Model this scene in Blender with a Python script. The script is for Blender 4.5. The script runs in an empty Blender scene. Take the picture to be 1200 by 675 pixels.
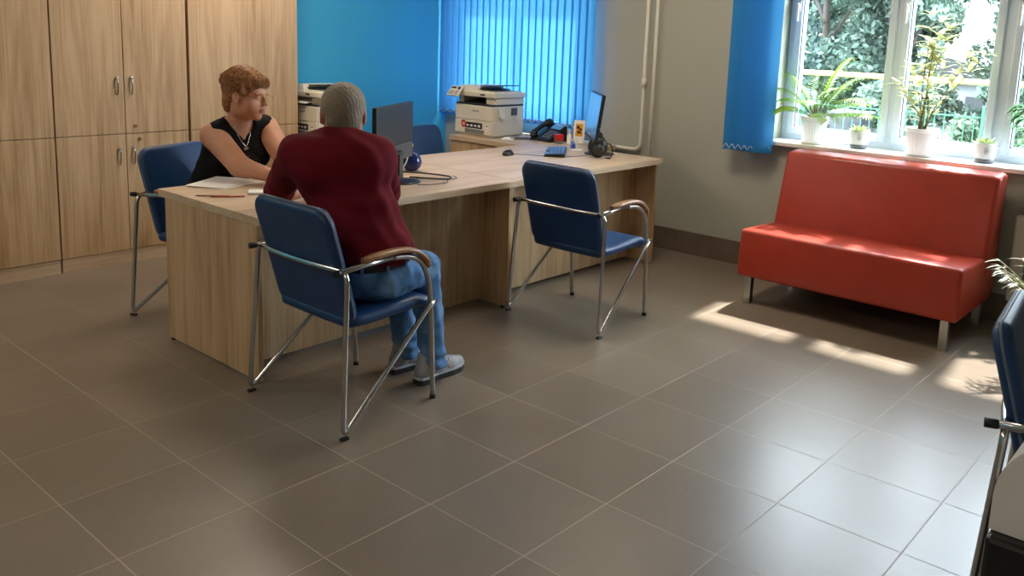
import bpy, bmesh, math, random
import numpy as np
from mathutils import Vector, Matrix, noise as mnoise
from mathutils.bvhtree import BVHTree
random.seed(7); rng = np.random.default_rng(7)
PI = math.pi
SC = bpy.context.scene
COL = SC.collection

# ------------------------------------------------------------------ materials
def lin(h):
    c = [int(h[i:i+2], 16)/255 for i in (0, 2, 4)]
    return tuple((x/12.92 if x <= .04045 else ((x+.055)/1.055)**2.4) for x in c) + (1,)

class NT:
    def __init__(s, name):
        s.m = bpy.data.materials.new(name); s.m.use_nodes = True
        s.t = s.m.node_tree; s.t.nodes.clear()
        s.out = s.n('ShaderNodeOutputMaterial')
    def n(s, kind, **kw):
        x = s.t.nodes.new(kind)
        for k, v in kw.items():
            if hasattr(x, k): setattr(x, k, v)
            else: x.inputs[k].default_value = v
        return x
    def l(s, a, b): s.t.links.new(a, b)
    def math(s, op, a, b=None, c=None):
        x = s.n('ShaderNodeMath', operation=op)
        for i, v in enumerate((a, b, c)):
            if v is None: continue
            if isinstance(v, (int, float)): x.inputs[i].default_value = v
            else: s.l(v, x.inputs[i])
        return x.outputs[0]
    def coord(s, kind='Object', scale=(1, 1, 1), rot=(0, 0, 0)):
        c = s.n('ShaderNodeTexCoord'); m = s.n('ShaderNodeMapping')
        m.inputs['Scale'].default_value = scale; m.inputs['Rotation'].default_value = rot
        s.l(c.outputs[kind], m.inputs[0]); return m.outputs[0]
    def noise(s, vec, scale, detail=4, rough=.55, dist=0):
        x = s.n('ShaderNodeTexNoise'); x.inputs['Scale'].default_value = scale
        x.inputs['Detail'].default_value = detail; x.inputs['Roughness'].default_value = rough
        x.inputs['Distortion'].default_value = dist
        s.l(vec, x.inputs['Vector']); return x.outputs['Fac']
    def ramp(s, fac, stops):
        x = s.n('ShaderNodeValToRGB'); e = x.color_ramp.elements
        while len(e) < len(stops): e.new(.5)
        for i, (p, c) in enumerate(stops):
            e[i].position = p; e[i].color = lin(c) if isinstance(c, str) else c
        s.l(fac, x.inputs[0]); return x.outputs[0]
    def bump(s, h, strength=.2, dist=.002):
        b = s.n('ShaderNodeBump'); b.inputs['Strength'].default_value = strength
        b.inputs['Distance'].default_value = dist; s.l(h, b.inputs['Height']); return b.outputs[0]
    def pbr(s, base=None, rough=.5, metal=0., normal=None, spec=.5, coat=0, **kw):
        p = s.n('ShaderNodeBsdfPrincipled')
        if isinstance(base, str): p.inputs['Base Color'].default_value = lin(base)
        elif base is not None: s.l(base, p.inputs['Base Color'])
        if isinstance(rough, (int, float)): p.inputs['Roughness'].default_value = rough
        else: s.l(rough, p.inputs['Roughness'])
        p.inputs['Metallic'].default_value = metal
        p.inputs['Specular IOR Level'].default_value = spec
        p.inputs['Coat Weight'].default_value = coat
        for k, v in kw.items(): p.inputs[k.replace('_', ' ')].default_value = v
        if normal is not None: s.l(normal, p.inputs['Normal'])
        s.l(p.outputs[0], s.out.inputs[0]); return p

def plain(name, col, rough=.5, metal=0., var=.06, bump=0., bscale=200, spec=.5, coat=0, **kw):
    t = NT(name); v = t.coord()
    f = t.noise(v, 9, 3)
    c = lin(col)
    lo = tuple(x*(1-var) for x in c[:3])+(1,); hi = tuple(min(1, x*(1+var)) for x in c[:3])+(1,)
    base = t.ramp(f, [(.3, lo), (.7, hi)])
    nm = t.bump(t.noise(v, bscale, 2), bump, .001) if bump else None
    t.pbr(base, rough, metal, nm, spec, coat, **kw); return t.m

def wood(name, axis, pale=False):
    t = NT(name)
    sc = [1, 1, 1]
    big = [7, 7, 7]; big[axis] = .55
    fine = [70, 70, 70]; fine[axis] = 1.6
    v1 = t.coord(scale=tuple(big)); v2 = t.coord(scale=tuple(fine))
    n1 = t.noise(v1, 1.6, 5, .6, .9); n2 = t.noise(v2, 1.3, 4, .6, .2)
    mix = t.math('MULTIPLY_ADD', n2, .45, t.math('MULTIPLY', n1, .62))
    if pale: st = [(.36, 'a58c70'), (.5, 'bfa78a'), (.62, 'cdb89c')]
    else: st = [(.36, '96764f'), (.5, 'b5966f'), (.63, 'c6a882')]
    base = t.ramp(mix, st)
    t.pbr(base, t.math('MULTIPLY_ADD', n2, .15, .36), 0, t.bump(n2, .12, .0006), .4); return t.m

M = {}
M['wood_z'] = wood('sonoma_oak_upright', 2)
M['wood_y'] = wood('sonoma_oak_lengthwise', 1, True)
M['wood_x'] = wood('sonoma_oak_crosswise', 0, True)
def tiles():
    t = NT('grey_floor_tiles')
    c = t.n('ShaderNodeTexCoord'); sp = t.n('ShaderNodeSeparateXYZ'); t.l(c.outputs['Object'], sp.inputs[0])
    S = .42
    ds = []; cells = []
    for ax in (0, 1):
        u = t.math('DIVIDE', sp.outputs[ax], S)
        fr = t.math('FRACT', u); cells.append(t.math('FLOOR', u))
        ds.append(t.math('MINIMUM', fr, t.math('SUBTRACT', 1., fr)))
    d = t.math('MULTIPLY', t.math('MINIMUM', ds[0], ds[1]), S)
    g = t.n('ShaderNodeMapRange', interpolation_type='SMOOTHSTEP')
    g.inputs[1].default_value = .0012; g.inputs[2].default_value = .0024
    t.l(d, g.inputs[0]); tile = g.outputs[0]
    cv = t.n('ShaderNodeCombineXYZ'); t.l(cells[0], cv.inputs[0]); t.l(cells[1], cv.inputs[1])
    wn = t.n('ShaderNodeTexWhiteNoise'); t.l(cv.outputs[0], wn.inputs[0])
    v = t.coord(); n = t.noise(v, 2.2, 5); nf = t.noise(v, 60, 3)
    f = t.math('ADD', t.math('MULTIPLY', n, .5), t.math('MULTIPLY', wn.outputs[0], .22))
    f = t.math('ADD', f, t.math('MULTIPLY', nf, .2))
    base = t.ramp(f, [(.25, '6f6456'), (.75, '84786a')])
    mx = t.n('ShaderNodeMix', data_type='RGBA')
    t.l(tile, mx.inputs[0]); mx.inputs[6].default_value = lin('a39786'); t.l(base, mx.inputs[7])
    r = t.math('MULTIPLY_ADD', n, .10, .27)
    rr = t.math('SUBTRACT', t.math('ADD', r, .35), t.math('MULTIPLY', tile, .35))
    h = t.math('ADD', tile, t.math('MULTIPLY', t.noise(v, 14, 2), .12))
    t.pbr(mx.outputs[2], rr, 0, t.bump(h, .35, .0012), .5); return t.m
M['tiles'] = tiles()
def wallmat(name, col, rough=.75):
    t = NT(name); v = t.coord(); n = t.noise(v, 120, 3); n2 = t.noise(v, .9, 3)
    c = lin(col)
    base = t.ramp(n2, [(.3, tuple(x*.96 for x in c[:3])+(1,)), (.7, c)])
    t.pbr(base, rough, 0, t.bump(n, .12, .001), .3); return t.m
M['wall'] = wallmat('beige_wall_paint', 'a7a89b')
M['blue_wall'] = wallmat('blue_wall_paint', '45b2dc', .6)
M['ceiling'] = wallmat('white_ceiling_paint', 'e4e2dc')
M['skirt'] = plain('brown_skirting_tile', '6a5d50', .35, var=.12)
M['chrome'] = plain('brushed_chrome', 'c9c9c9', .2, 1., var=.03)
M['steel'] = plain('satin_steel', 'b8b6b0', .32, 1., var=.05)
M['brass'] = plain('aged_brass', 'b8955a', .3, 1.)
M['leather'] = plain('blue_leatherette', '143a66', .42, var=.12, bump=.25, bscale=420, spec=.45)
M['piping'] = plain('grey_blue_piping', '5d6f86', .45)
M['red'] = plain('coral_red_leatherette', 'a23522', .36, var=.07, bump=.22, bscale=380, spec=.45)
M['armwood'] = plain('varnished_beech', '9b7452', .3, var=.12)
M['black'] = plain('black_plastic', '121214', .4)
M['dark'] = plain('dark_grey_plastic', '2a2c30', .45)
M['white'] = plain('white_plastic', 'e8e8e6', .35, var=.02)
M['pvc'] = plain('white_window_pvc', 'd6e2f2', .3, var=.02)
M['enamel'] = plain('white_enamel_pipe', 'd8d4c6', .35, var=.03)
M['ivory'] = plain('printer_ivory', 'd8d2c0', .45, var=.03)
M['gap'] = plain('shadow_gap_black', '1a1714', .8)
M['paper'] = plain('white_paper', 'efefec', .7, var=.02)
M['redplast'] = plain('red_plastic', 'c02a22', .4)
M['navy'] = plain('navy_glaze', '16205a', .15)
M['yellow'] = plain('yellow_petal', 'e8d05a', .6)
M['skin'] = plain('skin', 'c48d6e', .5, var=.06, bump=.1, bscale=160, Subsurface_Weight=.1, Subsurface_Scale=.01)
M['skin2'] = plain('tanned_skin', 'b07a62', .5, var=.08, bump=.1, bscale=160, Subsurface_Weight=.1, Subsurface_Scale=.01)
M['lip'] = plain('lips', 'a8564e', .4)
M['soil'] = plain('potting_soil', '3a2c20', .9, var=.3)
M['monitor_dark'] = plain('monitor_slate', '1c2127', .4)
M['monitor_grey'] = plain('monitor_grey', '3a3d40', .4)
M['grey'] = plain('mid_grey_plastic', '6f7276', .45)
M['bark'] = plain('bark', '3a332a', .85, var=.25)

def glass():
    t = NT('window_glass'); tr = t.n('ShaderNodeBsdfTransparent'); gl = t.n('ShaderNodeBsdfGlossy')
    gl.inputs['Roughness'].default_value = .02
    lw = t.n('ShaderNodeLayerWeight'); lw.inputs[0].default_value = .5
    fr = t.math('MULTIPLY_ADD', t.math('POWER', lw.outputs['Facing'], 5.), .6, .035)
    mx = t.n('ShaderNodeMixShader'); t.l(fr, mx.inputs[0]); t.l(tr.outputs[0], mx.inputs[1]); t.l(gl.outputs[0], mx.inputs[2])
    t.l(mx.outputs[0], t.out.inputs[0]); return t.m
M['glass'] = glass()
def cloth_trans(name, col, trans, wt, rough=.8):
    t = NT(name); v = t.coord()
    n = t.noise(v, 900, 2)
    d = t.n('ShaderNodeBsdfDiffuse'); d.inputs[0].default_value = lin(col)
    tr = t.n('ShaderNodeBsdfTranslucent'); tr.inputs[0].default_value = lin(trans)
    t.l(t.bump(n, .2, .0006), d.inputs['Normal'])
    mx = t.n('ShaderNodeMixShader'); mx.inputs[0].default_value = wt
    t.l(d.outputs[0], mx.inputs[1]); t.l(tr.outputs[0], mx.inputs[2]); t.l(mx.outputs[0], t.out.inputs[0]); return t.m
M['potplastic'] = cloth_trans('thin_white_pot_plastic', 'ededeb', 'f6f6f4', .4)
M['blind'] = cloth_trans('blue_blind_fabric', '3c94dc', '5499cc', .33)
def leafmat(name, a, b, wt=.45, sc=6.):
    t = NT(name); v = t.coord(); f = t.noise(v, sc, 3, .7)
    base = t.ramp(f, [(.35, a), (.65, b)])
    d = t.n('ShaderNodeBsdfPrincipled'); t.l(base, d.inputs['Base Color']); d.inputs['Roughness'].default_value = .5
    tr = t.n('ShaderNodeBsdfTranslucent'); t.l(base, tr.inputs[0])
    mx = t.n('ShaderNodeMixShader'); mx.inputs[0].default_value = wt
    t.l(d.outputs[0], mx.inputs[1]); t.l(tr.outputs[0], mx.inputs[2]); t.l(mx.outputs[0], t.out.inputs[0]); return t.m
M['palm'] = leafmat('palm_leaf', '5c8a2e', '8fae3a', .5, 14)
M['pale_leaf'] = leafmat('variegated_leaf', 'a8b078', 'e4e2b4', .4, 60)
M['succ'] = leafmat('succulent_leaf', '7fa05a', 'c2c88a', .3, 40)
M['tree_a'] = leafmat('hazy_leaf_dark', '2b3b31', '62796a', .25, 1.2)  # leaf tones of all outdoor trees greyed to paint in the bluish haze
M['tree_b'] = leafmat('hazy_leaf_mid', '34473a', '6c8472', .25, 1.2)
M['tree_c'] = leafmat('hazy_leaf_light', '485c46', '7c9076', .25, 1.2)
M['dark_leaf'] = leafmat('dark_green_leaf', '2f6a24', '4f8f34', .4, 20)
M['grey_leaf'] = leafmat('grey_green_leaf', '8b8f80', 'b8bba6', .3, 20)
M['stem'] = plain('plant_stem', '6f7040', .6, var=.2)
def denim():
    t = NT('blue_denim'); v = t.coord(); n = t.noise(v, 7, 4, .6); f = t.noise(v, 300, 2)
    m = t.math('ADD', t.math('MULTIPLY', n, .8), t.math('MULTIPLY', f, .2))
    base = t.ramp(m, [(.34, '38587f'), (.5, '5780ae'), (.66, '86a9cf')])
    t.pbr(base, .85, 0, t.bump(f, .3, .001), .2); return t.m
M['denim'] = denim()
M['maroon'] = plain('maroon_jersey', '640a1b', .85, var=.14, bump=.3, bscale=500, spec=.2)
M['blacktop'] = plain('black_jersey', '0d0c0f', .85, var=.2, bump=.3, bscale=500, spec=.2)
M['trousers'] = plain('dark_trousers', '1c1d24', .85)
M['print'] = plain('faded_grey_print', '5c5a58', .8)
M['beltleather'] = plain('black_belt_leather', '141214', .35)
def hairmat(name, a, b, c, sc):
    t = NT(name); v = t.coord(scale=(1, 1, .35)); n = t.noise(v, sc, 5, .75, .6); n2 = t.noise(t.coord(), 6, 2)
    m = t.math('ADD', t.math('MULTIPLY', n, .75), t.math('MULTIPLY', n2, .25))
    base = t.ramp(m, [(.36, a), (.5, b), (.64, c)])
    t.pbr(base, .5, 0, t.bump(n, .6, .003), .35); return t.m
M['hair_grey'] = hairmat('short_grey_hair', '5a4e41', '837664', 'a89b86', 800)
M['hair_red'] = hairmat('auburn_hair', '54341e', '945f36', 'cb9a5e', 150)
M['shoe'] = plain('grey_mesh_shoe', 'a2a4a8', .75, var=.2, bump=.4, bscale=300)
M['shoe_light'] = plain('pale_shoe_trim', 'b9bcc0', .6)
M['sole'] = plain('dark_sole', '2a2a2c', .7)
def lampmat(name, col, st):
    t = NT(name); e = t.n('ShaderNodeEmission'); e.inputs[0].default_value = lin(col); e.inputs[1].default_value = st
    t.l(e.outputs[0], t.out.inputs[0]); return t.m

# ------------------------------------------------------------------ builders
def rotm(rz=0, rx=0, ry=0): return Matrix.Rotation(rz, 3, 'Z') @ Matrix.Rotation(ry, 3, 'Y') @ Matrix.Rotation(rx, 3, 'X')
def fillet(pts, r, n=6):
    pts = [Vector(p) for p in pts]; out = [pts[0]]
    for i in range(1, len(pts)-1):
        a, b, c = pts[i-1], pts[i], pts[i+1]
        rr = r[i-1] if isinstance(r, (list, tuple)) else r
        u = (a-b); v = (c-b); k = min(rr, u.length*.49, v.length*.49)
        p0 = b+u.normalized()*k; p1 = b+v.normalized()*k
        for j in range(n+1):
            t = j/n; out.append(p0*(1-t)**2+b*2*t*(1-t)+p1*t*t)
    out.append(pts[-1]); return out
def spline(pts, n=6):
    P = [Vector(p) for p in pts]; P = [P[0]*2-P[1]]+P+[P[-1]*2-P[-2]]; out = []
    for i in range(1, len(P)-2):
        for j in range(n):
            t = j/n; a, b, c, d = P[i-1:i+3]
            out.append(.5*((2*b)+(c-a)*t+(2*a-5*b+4*c-d)*t*t+(3*b-a-3*c+d)*t**3))
    out.append(P[-2]); return out

class MB:
    def __init__(s): s.bm = bmesh.new(); s.mi = 0
    def _fin(s, faces, smooth=False):
        for f in faces: f.material_index = s.mi; f.smooth = smooth
    def box(s, c, size, bev=0, rot=None, seg=2):
        m = Matrix.Translation(c) @ (rot.to_4x4() if rot else Matrix()) @ Matrix.Diagonal((*size, 1))
        r = bmesh.ops.create_cube(s.bm, size=1, matrix=m); fs = {f for v in r['verts'] for f in v.link_faces}
        if bev:
            es = list({e for v in r['verts'] for e in v.link_edges})
            b = bmesh.ops.bevel(s.bm, geom=es, offset=bev, segments=seg, profile=.5, affect='EDGES')
            fs = {f for f in fs if f.is_valid} | set(b['faces'])
        s._fin(fs); return s
    def bx(s, x0, x1, y0, y1, z0, z1, bev=0): return s.box(((x0+x1)/2, (y0+y1)/2, (z0+z1)/2), (x1-x0, y1-y0, z1-z0), bev)
    def hull8(s, P):
        v = [s.bm.verts.new(p) for p in P]
        fs = [s.bm.faces.new([v[i] for i in q]) for q in ((3, 2, 1, 0), (4, 5, 6, 7), (0, 1, 5, 4), (1, 2, 6, 5), (2, 3, 7, 6), (3, 0, 4, 7))]
        s._fin(fs); return s
    def tube(s, pts, r, seg=10, closed=False, cap=True):
        P = [Vector(p) for p in pts]; n = len(P)
        R = r if isinstance(r, (list, tuple)) else [r]*n
        T = []
        for i in range(n):
            a = P[(i-1) % n] if (closed or i) else P[0]; b = P[(i+1) % n] if (closed or i < n-1) else P[-1]
            t = (b-a); T.append(t.normalized() if t.length > 1e-9 else Vector((0, 0, 1)))
        up = Vector((0, 0, 1)) if abs(T[0].z) < .9 else Vector((1, 0, 0))
        N = (up-T[0]*up.dot(T[0])).normalized(); rings = []
        for i in range(n):
            N = (N-T[i]*N.dot(T[i])).normalized(); B = T[i].cross(N)
            rings.append([s.bm.verts.new(P[i]+(N*math.cos(2*PI*k/seg)+B*math.sin(2*PI*k/seg))*R[i]) for k in range(seg)])
        fs = []
        for i in range(n if closed else n-1):
            a, b = rings[i], rings[(i+1) % n]
            for k in range(seg): fs.append(s.bm.faces.new((a[k], a[(k+1) % seg], b[(k+1) % seg], b[k])))
        s._fin(fs, True)
        if cap and not closed: s._fin([s.bm.faces.new(rings[0][::-1]), s.bm.faces.new(rings[-1])])
        return s
    def cyl(s, a, b, r, seg=20, r2=None):
        a, b = Vector(a), Vector(b); return s.tube([a, b], [r, r if r2 is None else r2], seg)
    def lathe(s, prof, c=(0, 0, 0), seg=32, flute=0, fl=(0, 0)):
        c = Vector(c); rings = []
        for r, z in prof:
            ring = []
            for k in range(seg):
                a = 2*PI*k/seg; rr = max(r, 1e-4)
                if flute and fl[0] <= z <= fl[1]: rr *= 1+flute*(1 if k % 2 else -1)
                ring.append(s.bm.verts.new(c+Vector((rr*math.cos(a), rr*math.sin(a), z))))
            rings.append(ring)
        fs = []
        for a, b in zip(rings, rings[1:]):
            for k in range(seg): fs.append(s.bm.faces.new((a[k], a[(k+1) % seg], b[(k+1) % seg], b[k])))
        s._fin(fs, not flute); s._fin([s.bm.faces.new(rings[0][::-1]), s.bm.faces.new(rings[-1])]); return s
    def prism(s, poly, h, frame):          # poly in (u,v); frame = (origin, U, V, N), extruded by h along N
        o, U, V, N = [Vector(x) for x in frame]
        a = [s.bm.verts.new(o+U*p[0]+V*p[1]) for p in poly]; b = [s.bm.verts.new(o+U*p[0]+V*p[1]+N*h) for p in poly]
        n = len(poly); fs = [s.bm.faces.new(a[::-1]), s.bm.faces.new(b)]
        for k in range(n): fs.append(s.bm.faces.new((a[k], a[(k+1) % n], b[(k+1) % n], b[k])))
        s._fin(fs); return s
    def ball(s, c, r, seg=16, sc=(1, 1, 1), rot=None):
        m = Matrix.Translation(c) @ (rot.to_4x4() if rot else Matrix()) @ Matrix.Diagonal((r*sc[0], r*sc[1], r*sc[2], 1))
        q = bmesh.ops.create_uvsphere(s.bm, u_segments=seg, v_segments=max(6, seg*2//3), radius=1, matrix=m)
        s._fin({f for v in q['verts'] for f in v.link_faces}, True); return s
    def pad(s, path, W, r, T, re, nu=26, nv=30, crown=0., wtop=None):
        # upholstered slab: path(t) -> (point, normal), t in 0..1 along its length; width along local X
        L = 0; pp = [path(i/60)[0] for i in range(61)]
        for a, b in zip(pp, pp[1:]): L += (b-a).length
        def dense(n, e):
            q = [0]; 
            us = [.5-.5*math.cos(PI*i/n) for i in range(n+1)]
            return [.35*u+.65*(i/n) if False else u for i, u in enumerate(us)]
        us = dense(nu, 0); vs = dense(nv, 0); top = []; bot = []
        for v in vs:
            d = min(v, 1-v)*L
            p, nrm = path(v); w = W if wtop is None else W+(wtop-W)*v
            hw = w/2
            if d < r: hw = w/2-r+math.sqrt(max(0, r*r-(r-d)**2))
            rt = []; rb = []
            for u in us:
                x = (u*2-1)*hw; de = min(d if d < re else re, hw-abs(x))
                e = max(0, min(1, de/re)); th = T/2*math.sqrt(max(0, 1-(1-e)**2))
                q = Vector((x, 0, 0)); cr = crown*(1-(2*x/w)**2)
                edge = (th < 1e-7)
                a = s.bm.verts.new(p+q+nrm*(th+cr)); b = a if edge else s.bm.verts.new(p+q-nrm*(th-cr))
                rt.append(a); rb.append(b)
            top.append(rt); bot.append(rb)
        fs = []
        for i in range(nv):
            for j in range(nu):
                for g, fl in ((top, 0), (bot, 1)):
                    q = [g[i][j], g[i][j+1], g[i+1][j+1], g[i+1][j]]
                    if fl: q.reverse()
                    if len(set(q)) < 4: continue
                    try: fs.append(s.bm.faces.new(q))
                    except ValueError: pass
        s._fin(fs, True)
        return s
    def build(s, name, mat, parent=None, weld=False):
        if weld: bmesh.ops.remove_doubles(s.bm, verts=s.bm.verts, dist=1e-5)
        bmesh.ops.recalc_face_normals(s.bm, faces=s.bm.faces)
        me = bpy.data.meshes.new(name); s.bm.to_mesh(me); s.bm.free()
        for m in (mat if isinstance(mat, (list, tuple)) else [mat]): me.materials.append(m if not isinstance(m, str) else M[m])
        o = bpy.data.objects.new(name, me); COL.objects.link(o); o.parent = parent; return o

def tag(o, label, cat, group=None):
    o['label'] = label; o['category'] = cat
    if group: o['group'] = group
    return o
def thing(name, label, cat, loc=(0, 0, 0), rz=0, group=None):
    o = bpy.data.objects.new(name, None); COL.objects.link(o); o.empty_display_size = .1
    o.location = loc; o.rotation_euler = (0, 0, rz); return tag(o, label, cat, group)
def struct(name, mb, mat, parent=None):
    o = mb.build(name, mat, parent)
    if parent is None: o['kind'] = 'structure'
    return o
def copy_tree(o, parent=None):
    c = o.copy(); COL.objects.link(c); c.parent = parent
    for ch in list(o.children): copy_tree(ch, c)
    return c
def rrect(w, h, r, n=5):
    out = []
    for cx, cy, a0 in ((w/2-r, h/2-r, 0), (-w/2+r, h/2-r, PI/2), (-w/2+r, -h/2+r, PI), (w/2-r, -h/2+r, 1.5*PI)):
        for k in range(n+1):
            a = a0+PI/2*k/n; out.append((cx+r*math.cos(a), cy+r*math.sin(a)))
    return out
def text_mesh(body, size, mat, parent, loc, U, V, depth=.0006, name='lettering'):
    cu = bpy.data.curves.new(name, 'FONT'); cu.body = body; cu.size = size; cu.extrude = depth; cu.align_x = 'CENTER'; cu.align_y = 'CENTER'
    tmp = bpy.data.objects.new(name, cu); COL.objects.link(tmp)
    me = bpy.data.meshes.new_from_object(tmp); bpy.data.objects.remove(tmp)
    U = Vector(U).normalized(); V = Vector(V).normalized(); N = U.cross(V)
    R = Matrix((U, V, N)).transposed().to_4x4()
    me.transform(Matrix.Translation(loc) @ R); me.materials.clear(); me.materials.append(M[mat])
    o = bpy.data.objects.new(name, me); COL.objects.link(o); o.parent = parent; return o

# ---- implicit surfaces (continuous bodies and clothes) -> surface-nets mesh
class SDF:
    def __init__(s, lo, hi, h):
        s.lo = np.array(lo, np.float32); s.h = h
        s.n = np.ceil((np.array(hi)-s.lo)/h).astype(int)+1
        s.F = np.full(tuple(s.n), 10., np.float32)
    def blk(s, lo, hi):
        a = np.maximum(0, np.floor((np.array(lo)-s.lo)/s.h).astype(int)); b = np.minimum(s.n, np.ceil((np.array(hi)-s.lo)/s.h).astype(int)+1)
        if (b <= a).any(): return None, None
        sl = tuple(slice(int(x), int(y)) for x, y in zip(a, b))
        g = [s.lo[i]+s.h*np.arange(a[i], b[i], dtype=np.float32) for i in range(3)]
        return sl, (g[0][:, None, None], g[1][None, :, None], g[2][None, None, :])
    def put(s, sl, d, k, op):
        A = s.F[sl]
        if op == 'u':
            if k > 0:
                hh = np.maximum(k-np.abs(A-d), 0)/k; s.F[sl] = np.minimum(A, d)-hh*hh*k*.25
            else: s.F[sl] = np.minimum(A, d)
        else:
            hh = np.maximum(k-np.abs(A+d), 0)/max(k, 1e-6); s.F[sl] = np.maximum(A, -d)+hh*hh*k*.25
    def cap(s, a, b, ra, rb=None, k=.02, op='u'):
        rb = ra if rb is None else rb
        a = np.array(a, np.float32); b = np.array(b, np.float32); m = max(ra, rb)+k+3*s.h
        sl, g = s.blk(np.minimum(a, b)-m, np.maximum(a, b)+m)
        if sl is None: return s
        d = b-a; L2 = float(d@d)+1e-9
        p = [g[i]-a[i] for i in range(3)]
        t = np.clip((p[0]*d[0]+p[1]*d[1]+p[2]*d[2])/L2, 0, 1)
        dist = np.sqrt((p[0]-t*d[0])**2+(p[1]-t*d[1])**2+(p[2]-t*d[2])**2)-(ra+(rb-ra)*t)
        s.put(sl, dist.astype(np.float32), k, op); return s
    def chain(s, pts, rad, k=.02):
        for i in range(len(pts)-1): s.cap(pts[i], pts[i+1], rad[i], rad[i+1], k)
        return s
    def ell(s, c, r, k=.02, axes=None, op='u'):
        c = np.array(c, np.float32); r = np.array(r, np.float32); m = float(r.max())+k+3*s.h
        sl, g = s.blk(c-m, c+m)
        if sl is None: return s
        p = [g[i]-c[i] for i in range(3)]
        if axes is not None: q = [p[0]*ax[0]+p[1]*ax[1]+p[2]*ax[2] for ax in axes]
        else: q = p
        k0 = np.sqrt((q[0]/r[0])**2+(q[1]/r[1])**2+(q[2]/r[2])**2); k1 = np.sqrt((q[0]/r[0]**2)**2+(q[1]/r[1]**2)**2+(q[2]/r[2]**2)**2)+1e-6
        s.put(sl, (k0*(k0-1)/k1).astype(np.float32), k, op); return s
    def plane_cut(s, p, n, k=.004):          # remove the side the normal points to
        p = np.array(p); n = np.array(n)/np.linalg.norm(n)
        sl, g = s.blk(s.lo, s.lo+s.h*s.n)
        d = -((g[0]-p[0])*n[0]+(g[1]-p[1])*n[1]+(g[2]-p[2])*n[2])
        s.put(sl, d.astype(np.float32), k, 'c'); return s
    def warp(s, fn):
        sl, g = s.blk(s.lo, s.lo+s.h*s.n); s.F += fn(*g).astype(np.float32); return s
    def mesh(s):
        F = s.F; I = F < 0
        c = I[:-1, :-1, :-1].astype(np.int8)
        tot = sum(I[i:I.shape[0]-1+i, j:I.shape[1]-1+j, k:I.shape[2]-1+k].astype(np.int8) for i in (0, 1) for j in (0, 1) for k in (0, 1))
        act = (tot > 0) & (tot < 8); idx = np.argwhere(act)
        vid = np.full(act.shape, -1, np.int64); vid[act] = np.arange(len(idx))
        acc = np.zeros((len(idx), 3)); cnt = np.zeros(len(idx))
        cor = [(i, j, k) for i in (0, 1) for j in (0, 1) for k in (0, 1)]
        for a in cor:
            for ax in range(3):
                if a[ax]: continue
                b = list(a); b[ax] = 1
                fa = F[tuple((idx+a).T)]; fb = F[tuple((idx+b).T)]; x = (fa < 0) != (fb < 0)
                t = np.where(x, fa/np.where(x, fa-fb, 1), 0)
                p = np.tile(np.array(a, float), (len(idx), 1)); p[:, ax] += t
                acc += p*x[:, None]; cnt += x
        V = s.lo+s.h*(idx+acc/cnt[:, None])
        Q = []
        for ax in range(3):
            o1, o2 = [(1, 2), (2, 0), (0, 1)][ax]
            sa = [slice(None)]*3; sb = [slice(None)]*3; sa[ax] = slice(0, -1); sb[ax] = slice(1, None)
            x = I[tuple(sa)] != I[tuple(sb)]; e = np.argwhere(x)
            ok = (e[:, o1] > 0) & (e[:, o2] > 0) & (e[:, o1] < vid.shape[o1]) & (e[:, o2] < vid.shape[o2]) & (e[:, ax] < vid.shape[ax]); e = e[ok]
            u = np.zeros(3, int); u[o1] = 1; v = np.zeros(3, int); v[o2] = 1
            q = np.stack([vid[tuple((e-u-v).T)], vid[tuple((e-v).T)], vid[tuple(e.T)], vid[tuple((e-u).T)]], 1)
            ins = I[tuple(e.T)]; q[~ins] = q[~ins][:, ::-1]; Q.append(q)
        return V, np.concatenate(Q)
    def build(s, name, mats, parent=None, origin=(0, 0, 0), matfn=None):
        V, Q = s.mesh(); V = V-np.array(origin)
        me = bpy.data.meshes.new(name); me.from_pydata(V.tolist(), [], Q.tolist())
        for m in (mats if isinstance(mats, (list, tuple)) else [mats]): me.materials.append(M[m])
        me.polygons.foreach_set('use_smooth', [True]*len(me.polygons))
        if matfn is not None:
            C = V[Q].mean(1)+np.array(origin); me.polygons.foreach_set('material_index', matfn(C).astype(np.int32))
        me.update(); o = bpy.data.objects.new(name, me); COL.objects.link(o); o.parent = parent; return o
# ------------------------------------------------------------------ the room
XL, XR, YB, YF, ZC = -3.465, 4.2, 4.13, -4.2, 2.85
struct('floor', MB().bx(XL-.2, XR+.2, YF-.2, YB+.35, -.06, 0), 'tiles')
struct('ceiling', MB().bx(XL-.2, XR+.2, YF-.2, YB+.35, ZC, ZC+.1), 'ceiling')
struct('wall_left', MB().bx(XL-.2, XL, YF-.2, YB+.35, 0, ZC), 'blue_wall')
struct('wall_right', MB().bx(XR, XR+.2, YF-.2, YB+.35, 0, ZC), 'wall')
struct('wall_front', MB().bx(XL, XR, YF-.2, YF, 0, ZC), 'wall')
W1 = (-3.32, -1.82, .90, 2.35); W2 = (-.27, 2.15, .885, 2.45)
b = MB(); y0, y1 = YB, YB+.35
b.bx(XL, W1[0], y0, y1, 0, ZC); b.bx(W1[1], W2[0], y0, y1, 0, ZC); b.bx(W2[1], XR, y0, y1, 0, ZC)
for w in (W1, W2): b.bx(w[0], w[1], y0, y1, 0, w[2]); b.bx(w[0], w[1], y0, y1, w[3], ZC)
struct('wall_back', b, 'wall')
b = MB(); b.bx(XL, XR, YB-.012, YB, 0, .158); b.bx(XL, XR, YB-.013, YB, .158, .166)
struct('baseboard_back', b, 'skirt')
struct('baseboard_right', MB().bx(XR-.012, XR, YF, YB-.012, 0, .166), 'skirt')
struct('baseboard_front', MB().bx(XL, XR-.012, YF, YF+.012, 0, .166), 'skirt')

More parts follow.
